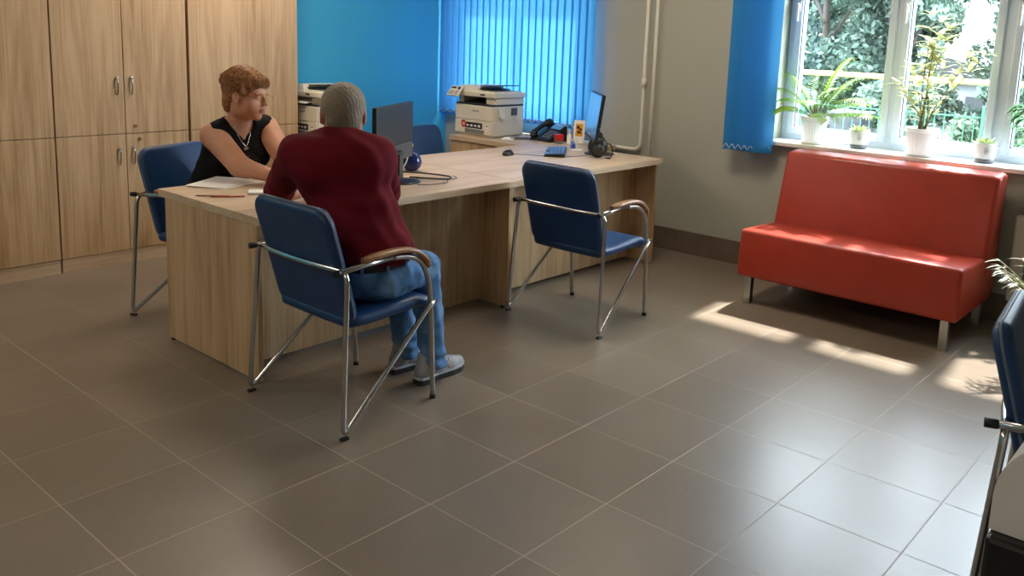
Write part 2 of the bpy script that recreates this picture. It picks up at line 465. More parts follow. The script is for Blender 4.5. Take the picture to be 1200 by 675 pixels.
def window(name, w, lights, sill=True):
    """lights: (x0, x1) clear panes; PVC profiles around them"""
    x0, x1, z0, z1 = w; ya, yb = YB+.20, YB+.27
    fr = MB(); gl0 = z0+.115
    edges = [x0]+[v for p in lights for v in p]+[x1]
    fr.bx(x0, x1, ya, yb, z0, gl0-.0, .004); fr.bx(x0, x1, ya, yb, z1-.12, z1, .004)
    for i in range(0, len(edges), 2): fr.bx(edges[i], edges[i+1], ya, yb, gl0, z1-.12, .004)
    f = struct(name, fr, 'pvc')
    for a, c in lights:
        q = MB(); t = .045                                     # sash frame standing proud of the profile
        for bxx in ((a-t, a, gl0-t, z1-.12+t), (c, c+t, gl0-t, z1-.12+t), (a, c, gl0-t, gl0), (a, c, z1-.12, z1-.12+t)):
            q.bx(bxx[0], bxx[1], ya-.018, ya+.004, bxx[2], bxx[3], .005)
        q.build('sash', 'pvc', f)
        g = MB()
        e = .006
        for bxx in ((a, a+e, gl0, z1-.12), (c-e, c, gl0, z1-.12), (a, c, gl0, gl0+e), (a, c, z1-.12-e, z1-.12)):
            g.bx(bxx[0], bxx[1], ya-.004, ya+.03, bxx[2], bxx[3])
        g.build('gasket', 'grey', f)
        MB().bx(a-.01, c+.01, ya+.03, ya+.036, gl0-.01, z1-.11).build('pane', 'glass', f)
        h = MB(); zz = (z0+z1)/2+.15
        h.box((a-.024, ya-.022, zz), (.026, .012, .07), .004); h.box((a-.024, ya-.045, zz-.04), (.018, .016, .12), .006)
        h.cyl((a-.024, ya-.045, zz), (a-.024, ya-.02, zz), .009, 12); h.build('window_handle', 'white', f)
    s = MB(); s.bx(x0-.0, x1, YB-.06 if sill else YB, ya+.002, z0-.0, z0+.028, .006); s.build('window_sill', 'white', f)
    return f
window('window_1', W1, [(-3.2, -2.62), (-2.5, -1.94)], False)
window('window_2', W2, [(-.18, .405), (.535, 1.03), (1.18, 2.03)])

# risers of the heating on the back wall
p = thing('heating_pipe', 'white heating pipe that bends low along the wall behind the desk', 'pipe', (-1.285, YB-.035, 0), 0, None)
b = MB(); b.tube(fillet([(0, 0, ZC), (0, 0, .725), (-1.0, 0, .735)], .07), .0135, 14); b.build('pipe', 'enamel', p)
b = MB(); b.cyl((0, 0, 1.2), (0, 0, 1.27), .019, 16); b.cyl((0, 0, 1.19), (0, 0, 1.2), .0165, 16); b.build('pipe_coupling', 'enamel', p)
b = MB(); b.tube([(0, .035, 1.9), (0, 0, 1.9)], .006, 8); b.tube([(0.018*math.cos(a), .018*math.sin(a), 1.9) for a in np.linspace(0, 2*PI, 17)[:-1]], .004, 6, True); b.build('pipe_clip', 'enamel', p)
p = thing('heating_pipe', 'straight white heating pipe, right one of the two upright pipes', 'pipe', (-1.2, YB-.035, 0), 0, None)
MB().cyl((0, 0, .0), (0, 0, ZC), .0135, 14).build('pipe', 'enamel', p)
b = MB(); b.tube([(0, .035, 1.9), (0, 0, 1.9)], .006, 8); b.tube([(0.018*math.cos(a), .018*math.sin(a), 1.9) for a in np.linspace(0, 2*PI, 17)[:-1]], .004, 6, True); b.build('pipe_clip', 'enamel', p)

# vertical blinds
def blind(label, xs, ang, z0, z1, y, rail, chain=True, sag=.0):
    t = thing('vertical_blind', label, 'blind', (xs[0], y, z1))
    b = MB(); b.bx(rail[0]-xs[0], rail[1]-xs[0], -.02, .02, .0, .035, .004); b.build('headrail', 'white', t)
    bot = []
    for i, x in enumerate(xs):
        a = ang+rng.uniform(-.05, .05); w = .127 if len(xs) < 12 else .089
        R = rotm(a); b = MB(); n = 8; rows = []
        for zz in (0, -(z1-z0)*.5, -(z1-z0)+.035, -(z1-z0)):
            row = []
            for k in range(n+1):
                u = (k/n-.5)*w; q = R @ Vector((u, .004*math.cos(PI*(k/n-.5)), 0)); row.append(b.bm.verts.new((x-xs[0]+q.x, q.y, zz)))
            rows.append(row)
        fs = []
        for r0, r1 in zip(rows, rows[1:]):
            for k in range(n): fs.append(b.bm.faces.new((r0[k], r0[k+1], r1[k+1], r1[k])))
        b._fin(fs, True); s = b.build('slat', 'blind', t)
        q = MB(); q.box((x-xs[0], 0, -(z1-z0)+.018), (w*.94, .004, .03), .001, R); q.build('bottom_weight', 'blind', s)
        c = MB(); c.cyl((x-xs[0], 0, 0), (x-xs[0], 0, .0), .004, 6); c.bm.free()
        bot.append([Vector((x-xs[0], 0, 0))+R @ Vector((sg*w*.47, -.006, -(z1-z0)+.012)) for sg in (-1, 1)])
    if chain:
        for side in (0, 1):
            pts = []
            for i in range(len(bot)-1):
                A, B = bot[i][side], bot[i+1][side]
                for k in range(7):
                    u = k/7; q = A.lerp(B, u); q.z += .034*(1-abs(2*u-1)) if sag >= 0 else -.03*math.sin(PI*u); pts.append(q+Vector((0, -.004, 0)))
            b = MB(); b.tube(pts, .0016, 5); b.build('bead_chain', 'white', t)
    return t
xs = [-3.405+.0745*i for i in range(23)]
blind('closed blue vertical blind covering the window behind the printer', xs, .09, .83, 2.4, YB-.10, (-3.42, -1.70))
xs2 = [-.475+.046*i for i in range(6)]
blind('open blue vertical blind gathered to the left of the plant window', xs2, .5, .83, 2.4, YB-.115, (-.60, 2.3))

# radiator under the plant window
t = thing('radiator', 'white panel radiator below the sill to the right of the red sofa', 'radiator', (1.36, YB-.02, .12))
b = MB()
for i in range(11): b.box((i*.078+.0, -.075, .29), (.07, .05, .5), .012)
b.build('fin_panel', 'enamel', t)
b = MB(); b.tube([(-.03, -.07, .52), (.83, -.07, .52)], .02, 10); b.tube([(-.03, -.07, .06), (.83, -.07, .06)], .02, 10); b.build('header_tube', 'enamel', t)
for x in (.1, .7): MB().box((x, -.03, .5), (.03, .05, .03)).build('wall_bracket', 'steel', t)
MB().tube(fillet([(.81, -.07, .06), (.9, -.07, .06), (.9, -.07, -.12)], .03), .012, 8).build('pipe', 'enamel', t)

# ------------------------------------------------------------------ tall cabinets on the left wall
def cabinet(label, ya, yb, doors, h=2.25, lock=True, hand=True):
    """doors: list of (y0,y1,handle side) per row"""
    xf = -3.15; t = thing('storage_cabinet', label, 'cabinet', (xf, ya, 0), 0, 'tall oak cabinets along the left wall'); L = yb-ya
    b = MB(); b.bx(XL-xf+.004, -.022, .002, L-.002, .085, h); b.bx(XL-xf+.004, -.022, .002, L-.002, h, h+.022); b.build('carcass', 'wood_z', t)
    MB().bx(XL-xf+.02, -.006, .004, L-.004, 0, .086).build('plinth', 'wood_y', t)
    for y0, y1, side in doors:
        for z0, z1 in ((.09, .838), (.843, h)):
            d = MB(); d.bx(-.02, 0, y0-ya+.0025, y1-ya-.0025, z0, z1, .0012); d = d.build('door', 'wood_z', t)
            if side and hand:
                yh = (y1-.045 if side > 0 else y0+.045)-ya
                zc = z1-.14 if z0 < .5 else z0+.30
                c = MB(); zz = zc
                pts = spline([(0, yh, zz+.055), (.010, yh, zz+.052), (.018, yh, zz+.03), (.018, yh, zz), (.013, yh, zz-.035), (.009, yh, zz-.05), (0, yh, zz-.052)], 5)
                n = len(pts); c.tube(pts, [.0075-.0035*i/n for i in range(n)], 8)
                c.ball((.012, yh, zz+.048), .010, 12, (.8, .9, 1.2)); c.build('handle', 'chrome', d)
            if lock and side < 0:
                zl = z1-.035 if z0 < .5 else z0+.045
                yl = y0-ya+(.062 if z0 > .5 else .085)
                c = MB(); c.cyl((0, yl, zl), (.012, yl, zl), .011, 16); c.box((.014, yl, zl), (.006, .003, .014)); c.build('lock', 'brass', d)
    return t
cabinet('oak cabinet at the left edge of the picture, its doors without visible handles', -.21, .638, [(-.21, .214, 0), (.214, .638, 0)])
cabinet('oak cabinet with four chrome bow handles meeting in the middle and a lock', .642, 1.478, [(.642, 1.060, 1), (1.060, 1.478, -1)])
cabinet('oak cabinet with one broad plain door behind the woman in black', 1.492, 2.33, [(1.492, 2.33, 0)])

# ------------------------------------------------------------------ desks
def desk(label, y0, y1, x0, x1, panels, inset=.135):
    t = thing('office_desk', label, 'desk', (x0, y0, 0), 0, 'oak office desks in a row'); D = x1-x0; L = y1-y0
    MB().bx(0, D, .0, L-.002, .714, .75, .0015).build('desktop', 'wood_y', t)
    for ya in panels:
        p = MB().bx(inset, D-.035, ya, ya+.022, .014, .714, .001).build('end_panel', 'wood_z', t)
        for xx in (inset+.025, D-.07): MB().cyl((xx, ya+.011, 0), (xx, ya+.011, .014), .012, 12).build('foot', 'black', p)
    xm = D-.235
    MB().bx(xm-.018, xm, panels[0]+.022, panels[-1], .02, .714, .001).build('modesty_panel', 'wood_z', t)
    return t
desk('nearer oak office desk, where the man in the maroon shirt sits', .557, 2.172, -1.705, -.803, (.004, 1.59), .06)
desk('farther oak office desk with the empty chair in front and a monitor at its end', 2.174, 3.676, -1.87, -.812, (.002, 1.476))

# low sideboard under the blind, carrying the printer; its worktop runs on behind the farther desk
t = thing('low_cabinet', 'low oak sideboard with a door below the closed blind carrying printer and telephone', 'cabinet', (-2.62, 3.37, 0))
b = MB(); b.bx(0, .745, 0, .64, .714, .75, .0015); b.bx(.745, 1.17, .312, .64, .714, .75, .0015); b.build('worktop', 'wood_x', t)
b = MB(); b.bx(.01, .735, .03, .62, .06, .714); b.bx(.03, .72, .05, .6, 0, .06); b.bx(1.13, 1.15, .33, .62, 0, .714); b.build('carcass', 'wood_z', t)
for x0, x1, s in ((.012, .372, 1), (.376, .733, -1)):
    d = MB().bx(x0, x1, .012, .03, .065, .708, .001).build('door', 'wood_z', t)
    c = MB(); xh = x1-.035 if s > 0 else x0+.035
    c.tube(spline([(xh, .012, .66), (xh, -.008, .655), (xh, -.014, .62), (xh, -.006, .575), (xh, .012, .57)], 4), .004, 8); c.build('handle', 'chrome', d)
t = thing('low_cabinet', 'low oak cabinet against the blue wall below the printer beside the woman', 'cabinet', (XL+.003, 2.335, 0))
MB().bx(0, .62, .0, .62, .69, .726, .0015).build('worktop', 'wood_y', t)
b = MB(); b.bx(.01, .6, .01, .61, .06, .69); b.bx(.03, .57, .03, .6, 0, .06); b.build('carcass', 'wood_z', t)
d = MB().bx(.6, .616, .012, .608, .065, .686, .001).build('door', 'wood_z', t)
MB().tube(spline([(.616, .08, .64), (.635, .08, .63), (.64, .08, .6), (.616, .08, .56)], 4), .004, 8).build('handle', 'chrome', d)

# ------------------------------------------------------------------ office chairs with looped chrome frames
def make_chair(label):
    t = thing('armchair', label, 'chair')
    # seat: flat pad with a waterfall front
    sp = spline([(0, -.165, .425), (0, -.05, .425), (0, .08, .432), (0, .19, .438), (0, .25, .426), (0, .275, .39)], 8)
    def along(sp):
        L = [0]
        for a, b in zip(sp, sp[1:]): L.append(L[-1]+(b-a).length)
        def f(v):
            d = v*L[-1]; i = 0
            while i < len(L)-2 and L[i+1] < d: i += 1
            a, b = sp[i], sp[i+1]; u = (d-L[i])/max(1e-9, L[i+1]-L[i])
            tg = (b-a).normalized(); return a.lerp(b, u), Vector((0, -tg.z, tg.y))
        return f
    MB().pad(along(sp), .50, .06, .055, .03, crown=-.004).build('seat', 'leather', t)
    c = MB(); sm = [(0, -.02, .4555), (-.001, .04, .459), (0, .12, .463), (0, .2, .466)]
    for xx in (-.09, .09): c.tube([(xx, y, z+.0005) for _, y, z in sm], .0022, 5)
    c.build('seat_seam', 'leather', t)
    bp = spline([(0, -.125, .405), (0, -.142, .47), (0, -.178, .60), (0, -.216, .73), (0, -.246, .83), (0, -.262, .885)], 8)
    bk = MB().pad(along(bp), .50, .075, .05, .024, crown=.0).build('backrest', 'leather', t)
    f = along(bp); W, r = .50, .075; pts = []
    L = sum((b-a).length for a, b in zip(bp, bp[1:]))
    for x, y in rrect(W-.002, L-.002, r, 8):
        # densify later: straight runs
        pts.append((x, y))
    dens = []
    for i in range(len(pts)):
        a = pts[i]; b2 = pts[(i+1) % len(pts)]; n = max(1, int(math.hypot(b2[0]-a[0], b2[1]-a[1])/.03))
        for k in range(n): dens.append((a[0]+(b2[0]-a[0])*k/n, a[1]+(b2[1]-a[1])*k/n))
    loop = [f(min(1, max(0, y/L+.5)))[0]+Vector((x, 0, 0)) for x, y in dens]
    MB().tube(loop, .0042, 6, True).build('piping', 'piping', bk)
    # rear frame: one tube from front joint, down to the floor V, up and across behind the back
    half = [(.283, .255, .445), (.293, .205, .425), (.325, -.25, .012), (.302, -.212, .652), (.12, -.236, .652)]
    pts = [Vector(p) for p in half]+[Vector((-p[0], p[1], p[2])) for p in half[::-1]]
    MB().tube(fillet(pts, [.02, .045, .05, .1, .1, .05, .045, .02], 7), .0105, 12).build('rear_frame', 'chrome', t)
    for s in (-1, 1): MB().box((s*.325, -.243, .006), (.02, .035, .012), .003).build('glide', 'black', t)
    for s in (-1, 1):
        x = s*.270
        lp = spline([(s*.264, .266, 0), (s*.268, .252, .25), (x, .238, .44), (x, .222, .54), (x, .185, .615), (x, .12, .652), (x, .03, .662)], 6)
        lg = MB().tube(lp, .0115, 12).build('front_leg', 'steel', t)
        MB().cyl((s*.264, .266, 0), (s*.264, .266, .018), .0135, 12).build('foot_cap', 'black', lg)
        # flat chrome arm bar to the rear, with a black end
        a = MB().tube([(x, .04, .662), (x, -.10, .657), (x+s*.018, -.235, .652)], .011, 12).build('arm_bar', 'chrome', t)
        MB().cyl((x+s*.017, -.232, .652), (x+s*.022, -.262, .651), .0125, 12).build('end_cap', 'black', a)
        ap = spline([(x, -.118, .674), (x, -.02, .684), (x, .08, .685), (x, .15, .668), (x, .198, .632), (x, .222, .592)], 6)
        w = MB(); n = len(ap); rows = []
        for i, q in enumerate(ap):
            tg = (ap[min(n-1, i+1)]-ap[max(0, i-1)]).normalized(); nn = Vector((0, -tg.z, tg.y)); e = min(i, n-1-i)/(n-1)
            hw = .024*min(1, .45+e*5); ht = .011
            rows.append([w.bm.verts.new(q+Vector((u*hw, 0, 0))+nn*(v*ht)) for u, v in ((1, .35), (.75, .95), (0, 1.15), (-.75, .95), (-1, .35), (-.9, -.7), (0, -.9), (.9, -.7))])
        fs = []
        for r0, r1 in zip(rows, rows[1:]):
            for k in range(8): fs.append(w.bm.faces.new((r0[k], r0[(k+1) % 8], r1[(k+1) % 8], r1[k])))
        w._fin(fs, True); w._fin([w.bm.faces.new(rows[0][::-1]), w.bm.faces.new(rows[-1])]); w.build('armrest', 'armwood', t)
    return t
CHG = 'blue office armchairs with looped chrome frames'
chair1 = make_chair('blue armchair the man in the maroon shirt sits on')
chair1.location = (-.478, .745, 0); chair1['group'] = CHG
for lab, x, y, rz in (('empty blue armchair in front of the farther desk, seen from behind', -.49, 2.385, .0),
                      ('blue armchair of the woman in black, behind the nearer desk', -1.99, .985, math.radians(20-90)),
                      ('blue armchair showing only its rounded back beyond the nearer desk', -2.06, 2.74, math.radians(-88)),
                      ('dark blue armchair cut off by the right edge of the picture', 2.17, 1.19, math.radians(-84))):
    c = copy_tree(chair1); c.location = (x, y, 0); c.rotation_euler = (0, 0, rz); c['label'] = lab

# ------------------------------------------------------------------ red sofa
t = thing('sofa', 'coral red two-seat leatherette sofa on square steel legs below the window', 'sofa', (.63, 3.66, 0))
def soft(P, bev, seg=4, sub=0):
    b = MB(); b.hull8(P); bmesh.ops.recalc_face_normals(b.bm, faces=b.bm.faces)
    bmesh.ops.bevel(b.bm, geom=list(b.bm.edges), offset=bev, segments=seg, profile=.5, affect='EDGES')
    for f in b.bm.faces: f.smooth = True
    return b
w = .632
s = soft([(-w, -.37, .168), (w, -.37, .168), (w, .30, .168), (-w, .30, .168), (-w+.004, -.355, .455), (w-.004, -.355, .455), (w-.004, .22, .435), (-w+.004, .22, .435)], .022)
s.build('seat', 'red', t)
s = soft([(-w, .06, .34), (w, .06, .34), (w, .345, .168), (-w, .345, .168), (-w+.002, .20, .885), (w-.002, .20, .885), (w-.002, .37, .895), (-w+.002, .37, .895)], .028)
s.build('backrest', 'red', t)
for sx in (-1, 1):
    for yy in (-.315, .31):
        MB().box((sx*.565, yy, .086), (.042, .042, .172), .002).build('leg', 'steel', t)
# ------------------------------------------------------------------ printers
def printer(label, loc, rz=0, paper=False):
    t = thing('printer', label, 'printer', loc, rz, 'ivory laser printers'); W, D = .42, .36
    b = MB(); b.bx(0, W, .012, D, .012, .245, .008); b.bx(.02, W-.02, .02, D-.02, 0, .015)
    b.build('body', 'ivory', t)
    b = MB(); b.bx(.006, W-.006, .0, .014, .02, .125, .004); b.bx(.006, W-.006, .002, .014, .129, .24, .004); b.build('front_cover', 'ivory', t)
    b = MB(); b.bx(.12, .33, -.0015, .0, .025, .055); c = b.build('tray_slot', 'grey', t)
    b = MB(); b.prism(rrect(.19, .045, .004), .0012, ((.215, -.0012, .085), (1, 0, 0), (0, 0, 1), (0, 1, 0))); st = b.build('picture_label', 'black', t)
    b = MB()
    for k in range(4): b.prism(rrect(.026, .014+.004*(k % 2), .004), .0006, ((.15+.042*k, -.0018, .083), (1, 0, 0), (0, 0, 1), (0, 1, 0)))
    b.build('pictogram', 'white', st)
    b = MB(); b.prism([(.028*math.cos(a), .03*math.sin(a)) for a in np.linspace(0, 2*PI, 25)[:-1]], .0014, ((.105, -.003, .092), (1, 0, 0), (0, 0, 1), (0, 1, 0))); st = b.build('round_sticker', 'redplast', t)
    b = MB(); b.box((.105, -.0032, .096), (.034, .0006, .005)); b.box((.105, -.0032, .085), (.026, .0006, .005)); b.build('sticker_print', 'white', st)
    b = MB(); b.prism(rrect(.03, .042, .003), .001, ((.36, -.001, .08), (1, 0, 0), (0, 0, 1), (0, 1, 0))); st = b.build('paper_label', 'paper', t)
    b = MB(); b.box((.36, -.0013, .09), (.016, .0006, .012)); b.box((.36, -.0013, .068), (.02, .0006, .004)); b.build('label_print', 'dark', st)
    text_mesh('PANTUM', .018, 'grey', t, (.23, .0012, .2), (1, 0, 0), (0, 0, 1), .0006, 'lettering')
    b = MB(); b.bx(.004, W-.004, .01, D, .245, .258, .003); b.build('top_plate', 'dark', t)
    # output bay: open to the front, walls at the sides and back
    b = MB(); b.bx(0, .06, .04, D, .258, .31, .005); b.bx(.315, W, .03, D, .258, .31, .005); b.bx(.06, .315, .26, D, .258, .31); b.build('bay_wall', 'ivory', t)
    b = MB(); b.hull8([(.065, .03, .259), (.31, .03, .259), (.31, .258, .259), (.065, .258, .259), (.065, .03, .262), (.31, .03, .262), (.31, .258, .29), (.065, .258, .29)]); b.build('output_tray', 'black', t)
    if paper: MB().box((.19, .12, .28), (.21, .27, .008), 0, rotm(0, .12)).build('printed_sheets', 'paper', t)
    b = MB(); b.bx(-.002, W+.012, .005, D+.005, .31, .352, .008); b.build('scanner', 'ivory', t)
    b = MB(); b.box((.30, .0045, .331), (.05, .004, .012), .002); b.build('badge', 'black', t)
    b = MB(); b.hull8([(.01, .02, .352), (.23, .02, .352), (.23, .35, .352), (.01, .35, .352), (.03, .04, .392), (.19, .04, .398), (.19, .34, .398), (.03, .34, .392)])
    b.hull8([(.17, .03, .352), (.40, .03, .352), (.40, .35, .352), (.17, .35, .352), (.17, .03, .36), (.40, .03, .358), (.40, .35, .358), (.17, .35, .36)]); b.build('feeder_lid', 'ivory', t)
    b = MB(); b.hull8([(.19, .06, .362), (.30, .08, .362), (.30, .32, .362), (.19, .32, .362), (.19, .06, .378), (.30, .08, .37), (.30, .32, .37), (.19, .32, .378)]); b.build('feeder_slot', 'black', t)
    b = MB(); b.box((.30, .2, .398), (.2, .24, .006), .002, rotm(0, 0, -.06)); b.build('feeder_tray', 'dark', t)
    R = rotm(.0, -.75); o = Vector((.03, -.03, .345)); b = MB(); b.box(o, (.13, .014, .10), .006, R); cp = b.build('control_panel', 'ivory', t)
    def onp(x, z, w, h, mat, nm):
        q = MB(); q.box(o+R @ Vector((x, -.0075, z)), (w, .002, h), .0004, R); return q.build(nm, mat, cp)
    onp(-.028, .027, .05, .018, 'black', 'display')
    q = MB(); c = o+R @ Vector((.035, -.0075, .024)); q.cyl(c, c+R @ Vector((0, -.003, 0)), .014, 16); q.build('dial', 'dark', cp)
    for k in range(6): onp(-.045+.018*(k % 3), -.012-.018*(k//3), .013, .012, 'grey', 'key')
    for k in range(4): onp(.022+.02*(k % 2), -.012-.018*(k//2), .014, .012, 'grey', 'key')
    b = MB(); b.box((W+.001, .245, .2), (.002, .07, .06)); g = b.build('vent', 'grey', t)
    b = MB()
    for k in range(7): b.box((W+.0025, .245, .176+.008*k), (.002, .066, .003))
    b.build('louvre', 'dark', g)
    b = MB(); b.hull8([(W, .06, .175), (W, .1, .175), (W, .1, .178), (W, .06, .178), (W+.03, .07, .155), (W+.03, .115, .155), (W+.004, .115, .235), (W+.004, .055, .235)]); b.build('side_flap', 'ivory', t)
    return t
printer('ivory laser printer with a red round sticker standing on the low sideboard by the blind', (-2.665, 3.47, .7505))
printer('ivory laser printer between the woman and the man, on the cabinet by the blue wall', (XL+.03, 2.40, .7265), 0, True)
t = thing('paper_wad', 'thin pad of white notes lying on the sideboard beside the printer', 'notepad', (-2.15, 3.56, .7505), .5)
MB().bx(-.04, .05, -.06, .06, 0, .012, .001).build('pages', 'paper', t); MB().bx(-.04, .05, .05, .061, 0, .0125).build('glue_edge', 'ivory', t)

# ------------------------------------------------------------------ monitors
def monitor(label, loc, d, W=.51, H=.30, ztop=1.15, lite=False, tilt=.0):
    """d: direction of the panel's width; screen on the left of d"""
    a = math.atan2(d[1], d[0]); t = thing('monitor', label, 'monitor', loc, a)
    zc = ztop-loc[2]-H/2; R = rotm(0, tilt); Q = lambda x, y, z: Vector((0, 0, zc))+R @ Vector((x, y, z-zc))
    # local x = width, screen faces +y, back faces -y
    b = MB(); b.box(Q(0, 0, zc), (W, .012, H), .004, R); b.build('bezel', 'black', t)
    MB().box(Q(0, .0065, zc+.004), (W-.016, .001, H-.03), 0, R).build('screen', 'screen', t)
    b = MB(); b.box(Q(0, -.012, zc+H*.15), (W-.004, .014, H*.695), .004, R); b.build('back_cover', 'monitor_dark', t)
    b = MB(); b.box(Q(0, -.012, zc-H*.353), (W-.004, .014, H*.29), .004, R); b.build('lower_cover', 'monitor_grey' if lite else 'dark', t)
    if lite:
        b = MB(); b.box(Q(.06, -.0195, zc+H*.2), (.045, .001, .009), .0003, R); b.build('maker_badge', 'black', t)
    b = MB(); b.box(Q(0, -.03, zc-H*.42), (.10, .03, .07), .008, R); b.build('stand_hinge', 'black', t)
    b = MB(); b.box((0, -.045, (zc-H*.36)/2+.003), (.06, .018, zc-H*.36), .005); b.build('stand_neck', 'dark', t)
    b = MB(); b.lathe([(.0, 0), (.105, 0), (.105, .006), (.08, .011), (.02, .014)], (0, -.05, 0), 36); b.build('stand_base', 'black', t)
    return t
t_ = NT('screen_blue_reflection'); t_.pbr('27384a', .12, 0, None, .6, Emission_Color=lin('5f86a8'), Emission_Strength=.25); M['screen'] = t_.m  # blue reflection on the glass painted in as colour and weak emission
monitor('dark monitor seen from the back, to the right of the man', (-1.20, 1.60, .7505), (-.49, .87), .55, .31, 1.165, True)
monitor('thin monitor seen edge-on at the far end of the farther desk', (-1.255, 3.45, .7505), (-.71, .70), .52, .32, 1.18, False, .12)

# cables lying on the desk
def cable(label, pts, r, loc, name='cable', grp=None):
    o = MB().tube(spline([Vector(p)-Vector(loc) for p in pts], 8), r, 6).build(name, 'black'); o.location = loc; return tag(o, label, 'cable', grp)
cable('black cable looping over the nearer desk beside the monitor', [(-1.22, 1.74, .757), (-1.12, 1.80, .757), (-1.05, 1.86, .757), (-1.09, 1.93, .757), (-1.2, 1.92, .757), (-1.34, 1.86, .757), (-1.4, 1.78, .757)], .0045, (-1.2, 1.8, .752))
cable('thin black wire trailing towards the front edge of the nearer desk', [(-1.12, 1.98, .754), (-1.05, 1.94, .754), (-1.04, 1.86, .754), (-.98, 1.80, .754), (-.98, 1.70, .754), (-1.02, 1.62, .754)], .002, (-1.0, 1.8, .752))
# navy pot with a yellow flower
t = thing('flower_pot', 'small navy blue round pot with a yellow flower beside the monitor', 'pot', (-1.42, 1.93, .7505))
MB().lathe([(.0, 0), (.03, 0), (.052, .022), (.06, .05), (.05, .082), (.034, .10), (.034, .108), (.028, .108), (.028, .09)], (0, 0, 0), 28).build('pot', 'navy', t)
b = MB(); b.tube([(0, 0, .08), (.0, -.01, .14)], .003, 6); b.build('stem', 'stem', t)
b = MB()
for k in range(6):
    a = k*PI/3; b.ball((.016*math.cos(a), -.012, .15+.016*math.sin(a)), .011, 10, (1, .5, 1))
b.ball((0, -.018, .15), .008, 10); b.build('flower', 'yellow', t)
b = MB(); b.tube(spline([(-.05, -.09, .0015), (-.0, -.085, .06), (.02, -.08, .12)], 5), .004, 6)
o = b.build('cable_holder', 'white'); o.location = (-1.34, 1.90, .7515); tag(o, 'white bent cable holder standing in front of the navy pot', 'holder')

# ------------------------------------------------------------------ papers and pens of the woman
o = MB().box((0, 0, .0015), (.21, .297, .003), 0, None).build('paper_sheet', 'paper'); o.location = (-1.66, .86, .7505); o.rotation_euler = (0, 0, .55); tag(o, 'white sheet of paper on top at the left end of the nearer desk', 'paper', 'loose white sheets')
o.location.z = .7545
o = MB().box((0, 0, .0015), (.21, .297, .003)).build('paper_sheet', 'paper'); o.location = (-1.63, .89, .7505); o.rotation_euler = (0, 0, .30); tag(o, 'lower white sheet sticking out from under the top sheet', 'paper', 'loose white sheets')
t = thing('spiral_notebook', 'thin notebook with a brown wire spiral in front of the sheets', 'notebook', (-1.27, .86, .7505), .95)
MB().bx(-.07, .07, -.002, .10, 0, .007, .001).build('pages', 'paper', t)
b = MB(); pts = []
for k in range(121):
    a = k*2*PI/8; pts.append((-.068+.136*k/120, -.003+.0055*math.cos(a), .006+.0055*math.sin(a)))
b.tube(pts, .0011, 5); b.build('spiral', plain('red_brown_wire', '8a4a3a', .4), t)
for k, (x, y, a, lab, mcol) in enumerate(((-1.36, .66, .9, 'pale wooden pencil nearest the desk corner', 'armwood'), (-1.30, .70, .98, 'red-brown pencil next to the spiral notebook', 'red'))):
    t = thing('pencil', lab, 'pencil', (x, y, .7545), a)
    MB().cyl((-.07, 0, 0), (.07, 0, 0), .0038, 6).build('shaft', mcol, t); MB().cyl((-.07, 0, 0), (-.088, 0, 0), .0038, 6, .0006).build('tip', 'black', t)

# ------------------------------------------------------------------ mouse, keyboard, telephone and clutter on the farther desk
t = thing('computer_mouse', 'black computer mouse on the farther desk', 'mouse', (-1.545, 2.895, .7505), .15)
b = MB(); b.ball((0, 0, .004), .05, 24, (.62, 1.05, .66)); bmesh.ops.bisect_plane(b.bm, geom=b.bm.verts[:]+b.bm.edges[:]+b.bm.faces[:], plane_co=(0, 0, .0), plane_no=(0, 0, -1), clear_outer=True); b.build('shell', 'black', t)
MB().cyl((-.003, .028, .0335), (.003, .028, .0335), .006, 12).build('wheel', 'grey', t)
MB().tube(spline([(0, .05, .004), (.09, .10, .003), (.23, .14, .003), (.34, .24, .003), (.40, .38, .003)], 6), .0018, 6).build('cord', 'grey', t)
t = thing('keyboard', 'dark keyboard with blue reflection painted on its keys at the far end of the desk', 'keyboard', (-1.42, 3.25, .7505), math.atan2(.8, -.6))
b = MB(); b.hull8([(-.21, -.07, 0), (.21, -.07, 0), (.21, .07, 0), (-.21, .07, 0), (-.21, -.07, .022), (.21, -.07, .022), (.21, .07, .012), (-.21, .07, .012)]); b.build('case', 'black', t)
t_ = plain('keys_blue_reflection', '5c7aa8', .35); b = MB();  # dark keys; the blue is reflected light put into their colour
for r in range(5):
    for k in range(19):
        if r == 0 and 4 < k < 9: continue
        y = .052-.0255*r; b.box((-.195+.0216*k, y, .0155+(.07-y)*.0714+.002), (.0175, .020, .006), .002)
b.build('keys', t_, t)
t = thing('desk_telephone', 'black desk telephone with a grey display on the sideboard', 'telephone', (-1.935, 3.78, .752), -.12)
b = MB(); b.hull8([(-.03, -.1, 0), (.12, -.1, 0), (.12, .09, 0), (-.03, .09, 0), (-.03, -.1, .022), (.12, -.1, .022), (.12, .08, .115), (-.03, .08, .115)]); b.build('base', 'black', t)
sl = math.atan2(.093, .18); R = rotm(0, sl)
MB().box((.055, .05, .108), (.11, .075, .008), .003, R).build('display_panel', 'steel', t)
MB().box((.055, .05, .113), (.075, .035, .003), .0, R).build('screen', 'screen', t)
for r in range(4):
    for k in range(3):
        y = -.078+.024*r; MB().box((.022+.03*k, y, .022+(y+.1)*.5167+.003), (.02, .014, .008), .002, R).build('key', 'grey', t)
b = MB(); b.tube(spline([(-.075, -.10, .04), (-.075, -.06, .075), (-.075, .0, .105), (-.075, .06, .13), (-.075, .1, .135)], 5), [.024, .024, .025, .024, .021, .019, .018, .018, .018, .018, .018, .019, .021, .024, .026, .028, .028, .028, .027, .024, .02], 14)
b.ball((-.075, -.085, .038), .03, 16, (1, 1.2, .8)); b.ball((-.075, .085, .118), .032, 16, (1, 1.2, .8)); b.build('handset', 'black', t)
